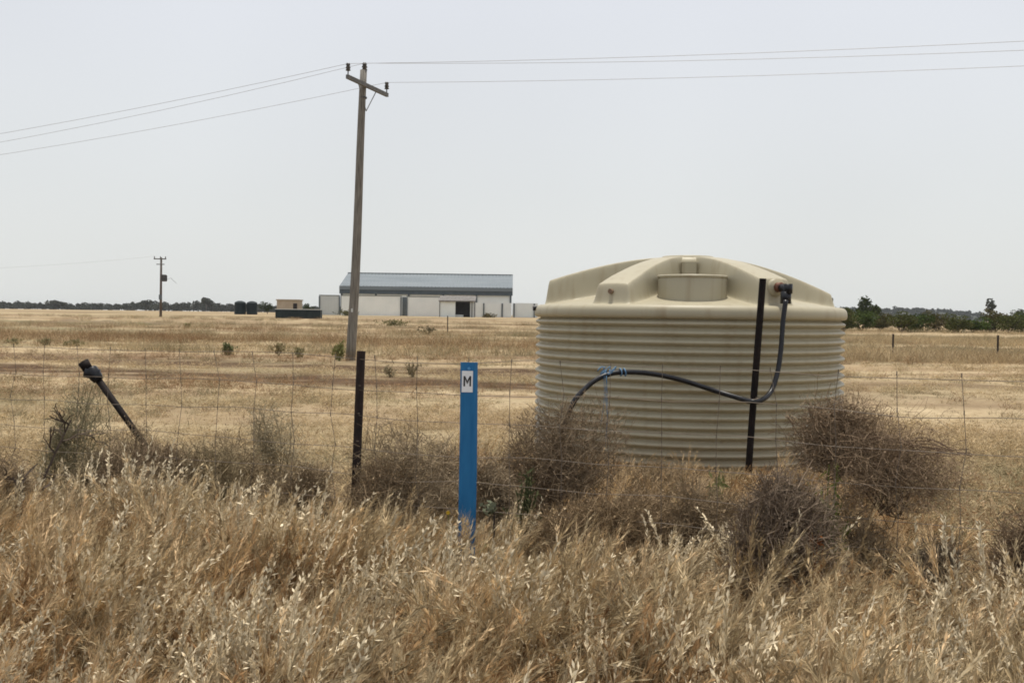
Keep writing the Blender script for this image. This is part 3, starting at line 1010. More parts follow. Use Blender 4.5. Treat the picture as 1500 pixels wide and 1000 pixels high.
def fence_y(x):
    return FC - FT * x


fence = thing("wire_fence", (0, FC, 0), "rusty wire mesh fence strung between the bushes in front of the tank", "fence")
ca = math.cos(math.atan(FT)); sa = math.sin(math.atan(FT))
rf = np.random.default_rng(5)
heights = [1.335, 1.15, 0.965, 0.78, 0.61, 0.45, 0.30, 0.15]
for hgt in heights:
    ts = np.linspace(-5.2, 4.2, 90)
    wob = np.interp(ts, np.linspace(-5.2, 4.2, 24), rf.normal(0, 0.010, 24))
    sag = -0.02 * np.sin((ts + 5.2) * 1.05) ** 2
    P = [(t * ca, -t * sa + 0.004 * math.sin(t * 9), hgt + wob[i] + sag[i]) for i, t in enumerate(ts)]
    MB().tube(P, 0.0018, 4).build("line_wire", M_WIRE, fence)
ts = np.arange(-5.1, 4.2, 0.3)
for t in ts:
    b_ = rf.normal(0, 0.012, len(heights))
    P = [(t * ca + b_[i], -t * sa - 0.003, hgt) for i, hgt in enumerate(heights)]
    m = MB().tube(P, 0.0017, 4)
    for p in P:
        m.tube([(p[0], p[1], p[2] - 0.012), (p[0], p[1], p[2] + 0.010)], 0.0032, 5)
    m.build("stay_wire", M_WIRE, fence)

yb = fence_y(X_at(523, 6.17))
b_ = at(516, 850, yb); t_ = at(529.5, 514, yb)
star_picket("fence_post", b_, t_, 0.046, M_RUST, "dark rusty steel picket standing left of the blue marker", "fence post")

# leaning black pipe on the left
b_ = at(256, 712, 7.3); t_ = at(139, 549, 7.3)
lp = thing("standpipe", tuple(b_), "black pipe leaning left with bulky coupling on its top end", "pipe")
v = t_ - b_
u = v.normalized()
MB().tube([Vector((0, 0, 0)) - u * 0.1, v * 0.5, v], [0.023, 0.023, 0.025], 12).build("pipe", M_STEEL, lp, True)
m = MB()
m.tube([v - u * 0.05, v - u * 0.02, v + u * 0.05, v + u * 0.06], [0.035, 0.046, 0.046, 0.038], 14)
m.tube([v + u * 0.03 + Vector((-0.05, -0.01, 0.0)), v + u * 0.03 + Vector((0.045, 0.01, -0.025))], 0.042, 12)
m.build("coupling", M_POLY, lp, True)
MB().tube([v + u * 0.05 + Vector((-0.02, 0, 0.0)), v + u * 0.105 + Vector((-0.025, 0, 0.01))], [0.036, 0.04], 12).build("cap", M_STEEL, lp, True)

# ------------------------------------------------------------------ blue marker post
MY = 5.4
b_ = at(680.5, 893, MY); t_ = at(687.2, 530.5, MY)
mk_ = thing("marker_post", tuple(b_), "bright blue marker post with white M sticker, in the tall grass", "marker post")
v = t_ - b_
up = v.normalized()
sd = Vector((1, 0.10, 0)); sd = (sd - up * sd.dot(up)).normalized()
fr = sd.cross(up).normalized()       # towards the camera
if fr.y > 0: fr = -fr
hw = 0.0475
cs = [(-hw, -0.012), (-hw * 0.97, 0.0), (-hw * 0.5, 0.004), (0, 0.005), (hw * 0.52, 0.004), (hw * 0.62, 0.003), (hw * 0.98, -0.012), (hw, -0.024),
      (hw * 0.92, -0.026), (hw * 0.6, -0.006), (0, -0.002), (-hw * 0.8, -0.006), (-hw * 0.92, -0.014)]
m = MB()
zs = np.concatenate([[-0.1], np.linspace(0, 1, 10)])
V = []
for z in zs:
    bend = 0.006 * math.sin(z * 3)
    for x, y in cs:
        V.append(tuple(v * z + sd * (x * (1.06 - 0.06 * z) + bend) + fr * y))
nc = len(cs)
Q = [(i * nc + j, i * nc + (j + 1) % nc, (i + 1) * nc + (j + 1) % nc, (i + 1) * nc + j) for i in range(len(zs) - 1) for j in range(nc)]
e_ = (len(zs) - 1) * nc
T = [(e_ + 3, e_ + k, e_ + k + 1) for k in list(range(4, 12))] + [(e_ + 3, e_ + 12, e_), (e_ + 3, e_, e_ + 1), (e_ + 3, e_ + 1, e_ + 2)]
m.add(V, Q, T)
m.build("post", M_BLUE, mk_, False)
zc0 = at(685.3, 558.5, MY) - b_
kc = zc0.dot(up)
Lm = lambda x, z, y=0.0085: tuple(up * (kc + z) + sd * x + fr * y + sd * (v * (kc / v.length) - up * kc).dot(sd))
lx = -0.0085
lab = MB()
for (y_a, y_b) in ((0.0055, 0.0085),):
    A = [(-0.030, -0.058), (0.030, -0.058), (0.030, 0.058), (-0.030, 0.058)]
    V = [Lm(lx + x, z, y_a) for x, z in A] + [Lm(lx + x, z, y_b) for x, z in A]
    lab.add(V, [(4, 5, 6, 7), (0, 1, 5, 4), (1, 2, 6, 5), (2, 3, 7, 6), (3, 0, 4, 7)])
lab = lab.build("sticker", M_WHITE, mk_)


def strokes(polys, y=0.0100):
    m = MB()
    for A in polys:
        V = [Lm(lx + x, z, 0.0086) for x, z in A] + [Lm(lx + x, z, y) for x, z in A]
        n_ = len(A)
        m.add(V, [(n_, n_ + 1, n_ + 2, n_ + 3)] + [(i, (i + 1) % n_, n_ + (i + 1) % n_, n_ + i) for i in range(n_)])
    return m


mw, mh_ = 0.0205, 0.030
st_ = 0.0085
ltr = strokes([[(-mw, -mh_ * .85), (-mw + st_, -mh_ * .85), (-mw + st_, mh_), (-mw, mh_)],
               [(mw - st_, -mh_ * .85), (mw, -mh_ * .85), (mw, mh_), (mw - st_, mh_)],
               [(-mw + st_ + .0002, mh_), (-mw + st_ + .0002, mh_ - 0.017), (-0.0005, -0.014), (-0.0005, 0.004)],
               [(mw - st_ - .0002, mh_), (0.0005, 0.004), (0.0005, -0.014), (mw - st_ - .0002, mh_ - 0.017)]])
o2 = ltr.build("letter_m", M_INK, lab)
c_ = v * 0.975 + fr * 0.005
MB().tube([c_, c_ + fr * 0.008], 0.008, 12).build("bolt", mat_var("light_blue_bolt", (0.05, 0.25, 0.5), (0.1, 0.3, 0.55), 10, 0.4), mk_)

# blue twine on the pipe
tw_o = at(892, 546, 9.42)
tw = thing("twine", tuple(tw_o), "blue twine knotted round the black pipe with frayed tails hanging down", "twine")
rt_ = np.random.default_rng(9)
m = MB()
for (px_, yy, yw) in ((884, 549.5, 0), (888, 548, 0), (892, 546.5, 0), (909, 545, 1), (915, 545, 1)):
    m = MB()
    c_ = at(px_, yy, 9.45) - tw_o
    m.tube([c_ + Vector((0.010 * math.sin(a + px_), 0.033 * math.cos(a), 0.035 * math.sin(a))) for a in np.linspace(0, 2 * math.pi, 14)], 0.006, 6)
    m.build("loop", M_TWINE, tw, True)
m = MB()
for k in range(5):
    c_ = at(880 + k * 4.5, 540 + (k % 2) * 5, 9.38) - tw_o
    m.tube([c_ + Vector((0.03 * math.cos(a + k), 0.012 * math.sin(a), 0.022 * math.sin(a * 1.5 + k))) for a in np.linspace(0, 5, 10)], 0.005, 5)
m.build("knot", M_TWINE, tw, True)
m = MB()
for k in range(4):
    c_ = at(884 + rt_.uniform(-3, 6), 550, 9.39) - tw_o
    ln = rt_.uniform(0.25, 0.72)
    ph = rt_.uniform(0, 6)
    m.tube([c_ + Vector((0.02 * math.sin(t * 4 + ph) * t + 0.01 * (k % 3 - 1) * t, -0.02 * t, -ln * t)) for t in np.linspace(0, 1, 9)], 0.0022, 4)
m.build("tail", M_TWINE, tw, True)

# ------------------------------------------------------------------ twiggy bushes
def bush_mesh(rx, ry, h, n1, n2, n3, c1, c2, seed, up=0.5, thick=1.0, curl=0.25, flecks=0):
    """Recursive dry bush: stems, side branches and fine twigs as thin three-sided prisms."""
    r = np.random.default_rng(seed)
    stems, twigs = MB(), MB()
    c1 = np.array(c1); c2 = np.array(c2)

    def poly(P, Dn, Ln, k, jit, pull):
        n = len(P)
        pts_ = [P]
        for i in range(k):
            Dn = Dn + r.normal(0, jit, (n, 3)) + np.array([0, 0, pull])
            Dn = Dn / np.linalg.norm(Dn, axis=1)[:, None]
            q_ = pts_[-1] + Dn * (Ln / k)[:, None]
            q_[:, 2] = np.maximum(q_[:, 2], 0.01)
            pts_.append(q_)
        return np.stack(pts_, 1), Dn

    a = r.uniform(0, 2 * math.pi, n1)
    el = np.arccos(r.uniform(0.05, 1.0, n1) ** (1 / (0.9 + up)))
    D0 = np.stack([np.sin(el) * np.cos(a), np.sin(el) * np.sin(a), np.cos(el)], 1)
    L0 = 1 / np.sqrt((D0[:, 0] / rx) ** 2 + (D0[:, 1] / ry) ** 2 + (D0[:, 2] / h) ** 2) * r.uniform(0.72, 1.0, n1)
    P0 = np.stack([r.normal(0, rx * 0.12, n1), r.normal(0, ry * 0.12, n1), np.zeros(n1)], 1)
    S, _ = poly(P0, D0, L0, 5, curl * 0.7, 0.02)
    lv = [S]
    sc = (rx + ry + h) / 3
    for (nb, ln, k) in ((n2, 0.42, 4), (n3, 0.22, 3)):
        B = lv[-1]
        n, kk = B.shape[:2]
        idx = np.repeat(np.arange(n), nb)
        t = r.uniform(0.2, 1.0, len(idx)) * (kk - 1.001)
        i0 = t.astype(int); f = (t - i0)[:, None]
        P = B[idx, i0] * (1 - f) + B[idx, i0 + 1] * f
        Dp = B[idx, i0 + 1] - B[idx, i0]
        Dp /= np.linalg.norm(Dp, axis=1)[:, None] + 1e-9
        Dn = Dp * 0.8 + r.normal(0, 0.55, (len(idx), 3))
        Dn[:, 2] += 0.12
        Dn /= np.linalg.norm(Dn, axis=1)[:, None]
        Ln = sc * ln * r.uniform(0.4, 1.1, len(idx))
        C, _ = poly(P, Dn, Ln, k, curl, 0.0)
        lv.append(C)
    rads = [(0.0055, 0.003), (0.003, 0.0018), (0.0019, 0.0010)]
    for li, C in enumerate(lv):
        n, k = C.shape[:2]
        tone = r.uniform(0, 1, (n, 1)) * (0.55 if li < 2 else 1.0)
        cc = c1 * (1 - tone) + c2 * tone
        r0, r1 = rads[li]
        for i in range(k - 1):
            ra = (r0 + (r1 - r0) * i / (k - 1)) * thick; rb = (r0 + (r1 - r0) * (i + 1) / (k - 1)) * thick
            (stems if li == 0 else twigs).prisms(C[:, i], C[:, i + 1], np.full(n, ra), np.full(n, rb), cc)
    if flecks:
        C = lv[-1].reshape(-1, 3)
        P = C[r.integers(0, len(C), flecks)] + r.normal(0, 0.008, (flecks, 3))
        U = r.normal(size=(flecks, 3)); U /= np.linalg.norm(U, axis=1)[:, None]
        W = np.cross(U, r.normal(size=(flecks, 3))); W /= np.linalg.norm(W, axis=1)[:, None]
        s_ = r.uniform(0.004, 0.009, (flecks, 1))
        tone = r.uniform(0.3, 1.0, (flecks, 1))
        twigs.leaves(P, U * s_, W * s_ * 0.6, c1 * (1 - tone) + c2 * tone)
    return stems, twigs


def brush_mesh(rx, ry, h, n, c1, c2, seed, curl=0.3, flecks=0, up=0.3, thick=1.0, tw=0.2):
    """Rounded mound of short tangled twigs carried by bent stems from one root."""
    r = np.random.default_rng(seed)
    stems, twigs = MB(), MB()
    c1 = np.array(c1); c2 = np.array(c2)
    ld = r.normal(size=(9, 3)); ld[:, 2] = np.abs(ld[:, 2]); ld /= np.linalg.norm(ld, axis=1)[:, None]
    la = r.uniform(-0.50, 0.40, 9)
    skew = 0.0 if curl < 0.2 else r.uniform(-0.4, 0.4)
    if curl < 0.2: la *= 0.4

    def place(n_, lo, pw):
        d = r.normal(size=(n_, 3)); d /= np.linalg.norm(d, axis=1)[:, None]
        f = 1 + (np.exp((d @ ld.T - 1) * 5) * la).sum(1)
        rho = (lo + (1 - lo) * r.uniform(0, 1, n_) ** pw) * f
        P = d * rho[:, None] * np.array([rx, ry, h * 0.52]) + np.array([0, 0, h * 0.46])
        P[:, 2] = np.maximum(P[:, 2], 0.02)
        P[:, 0] += skew * (P[:, 2] - h * 0.5)
        return P, d

    def grow(P, Dn, Ln, k, jit):
        out = [P]
        for i in range(k):
            Dn = Dn + r.normal(0, jit, Dn.shape)
            Dn /= np.linalg.norm(Dn, axis=1)[:, None]
            q_ = out[-1] + Dn * (Ln / k)[:, None]
            q_[:, 2] = np.maximum(q_[:, 2], 0.005)
            out.append(q_)
        return np.stack(out, 1)

    E, _ = place(22, 0.6, 0.6)
    for e_ in E:
        b_ = np.array([r.normal(0, rx * 0.08), r.normal(0, ry * 0.08), -0.03])
        mid = (b_ + e_) * 0.5 + r.normal(0, 0.05, 3) + np.array([0, 0, 0.08 * h])
        stems.tube(smooth_path([Vector(b_), Vector(mid), Vector(e_)], 3), np.linspace(0.0062, 0.0022, 7) * thick, 4, C=c1 * 1.1)
    P, d = place(n, 0.15, 0.55)
    D = d * 0.55 + r.normal(0, 0.55, (n, 3)) + np.array([0, 0, up])
    D /= np.linalg.norm(D, axis=1)[:, None]
    L = tw * r.uniform(0.5, 1.25, n)
    A = grow(P - D * (L * 0.6)[:, None], D, L, 3, curl)
    lv = [(A, 0.0021, 0.0012)]
    idx = np.repeat(np.arange(n), 2)
    i0 = r.integers(1, 3, len(idx))
    Dk = A[idx, i0 + 1] - A[idx, i0]
    Dk = Dk / (np.linalg.norm(Dk, axis=1)[:, None] + 1e-9) + r.normal(0, 0.6, Dk.shape)
    Dk /= np.linalg.norm(Dk, axis=1)[:, None]
    lv.append((grow(A[idx, i0], Dk, L[idx] * r.uniform(0.3, 0.65, len(idx)), 2, curl), 0.0015, 0.0009))
    tn = r.uniform(0, 1, n)
    for C, r0, r1 in lv:
        m_, k = C.shape[:2]
        tone = (tn if m_ == n else tn[idx])[:, None] * 0.7 + r.uniform(0, 0.3, (m_, 1))
        cc = c1 * (1 - tone) + c2 * tone
        for i in range(k - 1):
            ra = (r0 + (r1 - r0) * i / (k - 1)) * thick; rb = (r0 + (r1 - r0) * (i + 1) / (k - 1)) * thick
            twigs.prisms(C[:, i], C[:, i + 1], np.full(m_, ra), np.full(m_, rb), cc)
    if flecks:
        C = np.concatenate([lv[0][0][:, -1], lv[1][0][:, -1]])
        P = C[r.integers(0, len(C), flecks)] + r.normal(0, 0.008, (flecks, 3))
        U = r.normal(size=(flecks, 3)); U /= np.linalg.norm(U, axis=1)[:, None]
        W = np.cross(U, r.normal(size=(flecks, 3))); W /= np.linalg.norm(W, axis=1)[:, None]
        s_ = r.uniform(0.004, 0.009, (flecks, 1))
        tone = r.uniform(0.3, 1.15, (flecks, 1))
        twigs.leaves(P, U * s_, W * s_ * 0.6, c1 * (1 - tone) + c2 * tone)
    return stems, twigs


def bush(px, py, Y, wpx, ytop, label, seed, n=1500, c1=(0.105, 0.076, 0.050), c2=(0.26, 0.20, 0.135), curl=0.3, flecks=1500, up=0.3, depth=0.8, thick=0.85, tw=0.17, z0=None, bare=False):
    p = at(px, py, Y)
    zb = gz(p.x, Y) if z0 is None else zat(px, z0, Y)
    h = zat(px, ytop, Y) - zb
    rx = wpx / FPX * Y / 2
    t = thing("dry_bush", (p.x, Y, zb), label, "bush")
    if bare:
        s_, w_ = bush_mesh(rx, rx * depth, h, 16, 5, 5, c1, c2, seed, 0.5, thick, 0.3, 0)
    else:
        s_, w_ = brush_mesh(rx, rx * depth, h, int(n * 1.25), c1, c2, seed, curl, flecks, up, thick, tw)
    s_.build("stems", M_TWIG, t)
    tag(w_.build("twigs", M_TWIG, t), kind="stuff")
    return t


BR1, BR2 = (0.155, 0.117, 0.075), (0.37, 0.29, 0.19)
GY1, GY2 = (0.13, 0.12, 0.085), (0.30, 0.275, 0.20)
bush(592, 760, 6.25, 150, 622, "brown twiggy bush between the rusty picket and the blue marker", 101, 2000, BR1, BR2)
bush(812, 760, 7.0, 190, 574, "tallest brown bush, covering the tank's left edge", 102, 3200, (0.125, 0.093, 0.060), (0.31, 0.235, 0.155), flecks=3000)
bush(728, 770, 6.4, 80, 645, "straw-brown bush just right of the blue marker", 112, 1000, BR1, BR2)
bush(885, 850, 5.6, 270, 680, "wide low brown bush in front of the tank's base", 103, 3200, (0.140, 0.098, 0.057), (0.34, 0.25, 0.15), flecks=3000)
bush(1000, 820, 5.7, 110, 702, "small tawny bush between the wide bush and the round grey one", 113, 1000, BR1, (0.30, 0.225, 0.14))
bush(1143, 840, 4.7, 150, 668, "round dense grey-brown tumbleweed below the black post", 1041, 3000, (0.100, 0.075, 0.056), (0.265, 0.205, 0.148), 0.16, 1200, 0.15, tw=0.16)
bush(1305, 760, 5.2, 200, 618, "tangled red-brown tumbleweed caught on the fence right of the tank", 105, 900, (0.15, 0.108, 0.07), (0.36, 0.265, 0.175), 0.6, 900, 0.0, 0.45, thick=0.6, z0=746, tw=0.25)
bush(1228, 700, 5.4, 120, 576, "upper brown tangle against the tank's right edge", 106, 1100, (0.15, 0.108, 0.07), (0.35, 0.26, 0.17), 0.45, 700, 0.1, z0=690, tw=0.18)
bush(1492, 815, 4.6, 90, 680, "brown wispy bush cut by the right edge", 107, 800, (0.125, 0.085, 0.055), (0.30, 0.22, 0.145), up=0.5, tw=0.2)
bush(1352, 830, 4.9, 160, 768, "low dark grey bush under the fence at right", 108, 1300, (0.085, 0.067, 0.05), (0.21, 0.165, 0.115))
bush(238, 745, 7.0, 150, 622, "brown bush at the foot of the leaning black pipe", 109, 2300, BR1, (0.30, 0.22, 0.14))
bush(102, 740, 7.9, 104, 552, "grey-green bush behind the leaning pipe's left side", 110, 800, (0.16, 0.14, 0.085), (0.30, 0.265, 0.165), 0.25, 2400, 0.8)
bush(400, 735, 8.2, 116, 566, "pale grey upright weed bush left of the rusty picket", 111, 560, (0.20, 0.165, 0.105), (0.42, 0.355, 0.235), 0.3, 1400, 0.8)
bush(48, 745, 6.1, 200, 556, "dark bare-branched shrub near the left edge", 114, 0, (0.055, 0.042, 0.034), (0.13, 0.10, 0.08), thick=2.0, bare=True)
bush(22, 770, 6.2, 140, 655, "brown low bush at the left edge under the bare shrub", 115, 1400, BR1, (0.30, 0.225, 0.145))
bush(335, 745, 7.2, 110, 652, "low tawny bush right of the leaning pipe's foot", 116, 1100, (0.13, 0.095, 0.058), (0.32, 0.245, 0.15))
bush(445, 750, 6.9, 110, 662, "low tawny bush just left of the rusty picket", 117, 1000, (0.14, 0.105, 0.065), (0.34, 0.26, 0.165))
bush(140, 750, 6.9, 130, 640, "tan brush filling the gap between bare shrub and leaning pipe", 118, 1300, (0.13, 0.105, 0.062), (0.31, 0.25, 0.16))
bush(965, 720, 8.3, 170, 684, "tawny brush against the middle of the tank's foot", 119, 1500, (0.15, 0.11, 0.065), (0.36, 0.27, 0.165))
bush(660, 760, 7.2, 110, 640, "thin brown brush behind the blue marker post", 120, 1000, BR1, BR2)
bush(935, 770, 6.4, 170, 694, "flat brown brush left of the low tawny bush, in front of the tank", 121, 1300, (0.15, 0.108, 0.066), (0.36, 0.265, 0.165))
bush(1062, 790, 5.9, 120, 706, "tawny brush just left of the round tumbleweed", 122, 1000, (0.16, 0.115, 0.068), (0.38, 0.285, 0.175))
bush(185, 760, 6.7, 120, 650, "brown brush under the leaning pipe's lower end", 123, 1100, (0.145, 0.105, 0.066), (0.34, 0.255, 0.165))
bush(300, 755, 6.8, 120, 646, "olive-brown brush between the leaning pipe and the pale upright weed bush", 124, 1100, (0.15, 0.118, 0.068), (0.34, 0.27, 0.165))
bush(545, 790, 6.1, 90, 672, "low brown brush at the foot of the rusty picket", 125, 800, (0.14, 0.10, 0.06), (0.34, 0.25, 0.155))
bush(1262, 800, 5.3, 110, 715, "sparse straw-brown brush below the tangled tumbleweed", 126, 600, (0.17, 0.125, 0.078), (0.40, 0.305, 0.195))
# the long trailing branch of the tumbleweed
p0 = at(1290, 640, 5.2)
tb = thing("fallen_branch", tuple(p0), "long thin branches of dead weed reaching right along the fence wire", "branch")
m = MB()
r = np.random.default_rng(77)
for k in range(9):
    a0 = at(1250 + r.uniform(0, 60), 610 + r.uniform(0, 60), 5.25) - p0
    a1 = at(1425 + r.uniform(-40, 8), 661 + r.uniform(-6, 10), 5.0 + r.uniform(-0.05, 0.05)) - p0
    mid = (a0 + a1) / 2 + Vector((0, 0, r.uniform(-0.03, 0.10)))
    mid2 = a0.lerp(a1, 0.75) + Vector((0, 0, r.uniform(-0.02, 0.05)))
    m.tube(smooth_path([a0, mid, mid2, a1], 4), 0.0022, 4, C=(0.13, 0.09, 0.065))
m.build("twig", M_TWIG, tb)


# ------------------------------------------------------------------ leafy weeds
def weed(px, py, Y, wpx, hpx, label, g1, g2, seed, n=220, leaf=0.05, cat="weed", group=None, name="weed"):
    r = np.random.default_rng(seed)
    p = at(px, py, Y)
    t = thing(name, (p.x, Y, gz(p.x, Y)), label, cat, group)
    w = wpx / FPX * Y / 2; h = hpx / FPX * Y
    m = MB(); ml = MB()
    k = max(8, n // 14)
    g1 = np.array(g1); g2 = np.array(g2)
    for i in range(k):
        a = r.uniform(0, 6.28); q_ = r.uniform(0.1, 1)
        e_ = np.array([math.cos(a) * w * q_, math.sin(a) * w * q_ * 0.7, h * (1.05 - 0.5 * q_ ** 2) * r.uniform(0.7, 1)])
        b_ = np.array([r.normal(0, w * 0.1), r.normal(0, w * 0.1), -0.02])
        mid = (b_ + e_) / 2 + np.array([0, 0, h * 0.12])
        m.tube([b_, mid, e_], [0.006, 0.004, 0.002], 4, C=g1 * 1.2)
        nn = n // k
        tt_ = r.uniform(0.25, 1, nn)[:, None]
        P = np.where(tt_ < 0.5, b_ + (mid - b_) * tt_ * 2, mid + (e_ - mid) * (tt_ * 2 - 1)) + r.normal(0, leaf * 0.6, (nn, 3))
        U = r.normal(size=(nn, 3)); U[:, 2] = np.abs(U[:, 2]) + 0.4; U /= np.linalg.norm(U, axis=1)[:, None]
        W = np.cross(U, r.normal(size=(nn, 3))); W /= np.linalg.norm(W, axis=1)[:, None]
        s_ = leaf * r.uniform(0.5, 1.2, (nn, 1))
        tone = r.uniform(0, 1, (nn, 1))
        ml.leaves(P, U * s_, W * s_ * 0.3, g1 * (1 - tone) + g2 * tone)
    m.build("stalk", M_TWIG, t)
    tag(ml.build("foliage", M_LEAF, t), kind="stuff")
    return t


OL1, OL2 = (0.105, 0.105, 0.048), (0.215, 0.195, 0.095)
weed(1212, 745, 5.15, 70, 248, "green leafy weed between the round tumbleweed and the tangled one", (0.09, 0.12, 0.03), (0.22, 0.24, 0.075), 201, 260, 0.03)
weed(1048, 760, 6.6, 60, 135, "yellow-green grassy weed at the foot of the black post", (0.13, 0.14, 0.05), (0.30, 0.28, 0.13), 202, 200, 0.04)
weed(770, 760, 6.1, 80, 165, "dark green weed growing inside the tall brown bush", (0.055, 0.062, 0.030), (0.11, 0.115, 0.055), 203, 320, 0.028)
weed(1165, 690, 8.4, 120, 40, "thin green weed against the tank's base behind the tumbleweed", (0.10, 0.12, 0.04), (0.20, 0.20, 0.08), 204, 200, 0.03)
weed(497, 530, 33.2, 24, 28, "green weed at the foot of the tall power pole", (0.13, 0.14, 0.05), (0.27, 0.26, 0.11), 205, 320, 0.09)
weed(331, 521, 36, 28, 17, "dark green clump alone in the paddock left of the tall pole", (0.085, 0.10, 0.045), (0.17, 0.175, 0.085), 206, 360, 0.09)
weed(408, 522, 36, 26, 22, "thin olive weed, middle of three between green clump and tall pole", (0.18, 0.15, 0.08), (0.33, 0.28, 0.15), 207, 130, 0.09)
weed(437, 524, 35, 22, 15, "small olive weed right of the thin one, near the tall pole", (0.15, 0.135, 0.07), (0.28, 0.25, 0.13), 208, 160, 0.08)
weed(66, 512, 44, 32, 12, "olive clump in the paddock below the dirt bank at left", (0.16, 0.145, 0.075), (0.28, 0.24, 0.13), 209, 260, 0.07)
weed(22, 510, 44, 36, 9, "flat olive clump at the paddock's left edge", (0.16, 0.145, 0.075), (0.28, 0.24, 0.13), 210, 240, 0.07)
weed(110, 513, 43, 44, 8, "wide pale olive clump in the left paddock", (0.19, 0.165, 0.085), (0.30, 0.26, 0.14), 211, 260, 0.1)
weed(603, 552, 25, 30, 24, "grey weed in the paddock right of the rusty picket's top", (0.20, 0.165, 0.10), (0.36, 0.30, 0.185), 212, 150, 0.06)
weed(572, 553, 25, 24, 20, "smaller grey weed close to the rusty picket's top", (0.20, 0.165, 0.10), (0.36, 0.30, 0.185), 213, 120, 0.06)
weed(275, 480, 90, 14, 7, "tiny dark clump right of the far power pole's foot", OL1, OL2, 214, 120, 0.15)
weed(627, 486, 75, 50, 13, "dark scrubby weeds in front of the small hut's left side", (0.09, 0.075, 0.045), (0.17, 0.14, 0.08), 215, 200, 0.12)
weed(575, 476, 110, 60, 8, "low olive scrub below the long pale wall", OL1, OL2, 216, 260, 0.2)
weed(510, 463, 190, 50, 7, "green scrub along the foot of the shed's left wall", (0.06, 0.07, 0.025), OL2, 217, 300, 0.3)
weed(715, 465, 190, 40, 5, "brown scrub along the foot of the wall right of the hut", (0.08, 0.07, 0.035), (0.17, 0.14, 0.07), 218, 240, 0.3)
weed(1190, 862, 4.6, 50, 205, "orange-brown dead dock plant beside the round tumbleweed", (0.22, 0.07, 0.025), (0.42, 0.16, 0.05), 219, 130, 0.026)
# yellow flower and dead stalk by the marker
p = at(655, 880, 5.35)
yf = thing("yellow_flower", (p.x, 5.35, 0), "small yellow flower in the grass left of the blue marker", "flower")
hz = zat(655, 750, 5.35)
MB().tube([(0, 0, 0), (0.01, 0, hz * 0.5), (0, 0, hz)], 0.0025, 5, C=(0.14, 0.15, 0.06)).build("stem", M_TWIG, yf)
m = MB()
for k in range(9):
    a = k * 0.7
    u = np.array([[math.cos(a), -0.7, math.sin(a)]]) * 0.0065
    m.leaves(np.array([[0, 0, hz]]) + u, u, np.array([[-math.sin(a), 0, math.cos(a)]]) * 0.0032, np.array([[0.62, 0.42, 0.04]]))
m.build("petals", M_LEAF, yf)
p = at(722, 880, 5.3)
sk = thing("stake", (p.x, 5.3, 0), "thin dark stalk with pale tuft standing right of the blue marker", "stalk")
hz = zat(722, 742, 5.3)
MB().tube([(0, 0, -0.05), (0.004, 0, hz * 0.5), (0, 0, hz)], 0.006, 6, C=(0.05, 0.04, 0.035)).build("stalk", M_TWIG, sk)
m = MB()
r = np.random.default_rng(15)
P = np.array([[-0.03, -0.01, hz - 0.005]]) + r.normal(0, 0.016, (40, 3))
U = r.normal(size=(40, 3)) * 0.009
m.leaves(P, U, np.cross(U, r.normal(size=(40, 3))) * 0.6, np.tile([[0.17, 0.18, 0.12]], (40, 1)))
m.build("tuft", M_LEAF, sk)

# far fence posts on the right
for k, (px, yt_, yb_) in enumerate(((1307.5, 490, 523), (1461, 492, 526))):
    Y = 43 - k * 1.0
    b_ = at(px, yb_, Y); t_ = at(px + 0.5, yt_, Y)
    f = thing("fence_post", (b_.x, Y, gz(b_.x, Y) - 0.05), ["thin far post in the pale grass, nearer the tank", "thin far post in the pale grass by the right edge"][k], "fence post", "thin posts in the right paddock")
    hgt = t_.z - f.location.z
    MB().box((-0.03, -0.03, 0), (0.03, 0.03, hgt)).build("shaft", M_RUST, f)
    MB().box((-0.034, -0.034, hgt + 0.001), (0.034, 0.034, hgt + 0.03)).build("cap", M_RUST, f)
b_ = at(655.5, 490, 80)
f = thing("fence_post", (b_.x, 80, gz(b_.x, 80)), "thin stake in the paddock in front of the small hut", "fence post")
MB().tube([(0, 0, -0.05), (0.01, 0, 0.6), (0, 0, 1.5)], 0.045, 6).build("shaft", M_RUST, f)

# ------------------------------------------------------------------ grass
def stems_paths(r, n, rad, L, a0, a1, az, az_sd, k=6):
    th = r.uniform(0, 6.283, n); q_ = rad * np.sqrt(r.uniform(0, 1, n))
    B = np.stack([q_ * np.cos(th), q_ * np.sin(th), np.full(n, -0.02)], 1)
    phi = az + r.normal(0, az_sd, n)
    s0 = np.abs(r.normal(a0, 0.14, n)); s1 = r.uniform(*a1, n)
    P = [B]
    for i in range(1, k):
        t = i / (k - 1)
        ang = s0 + s1 * t ** 2
        d_ = np.stack([np.sin(ang) * np.cos(phi), np.sin(ang) * np.sin(phi), np.cos(ang)], 1)
        P.append(P[-1] + d_ * (L / (k - 1))[:, None])
    return np.stack(P, 1), phi


def interp_path(P, t):
    n, k = P.shape[:2]
    f = t * (k - 1.001)
    i = f.astype(int); u_ = (f - i)[..., None]
    rows_ = np.arange(n)[:, None]
    return P[rows_, i] * (1 - u_) + P[rows_, i + 1] * u_, P[rows_, i + 1] - P[rows_, i]


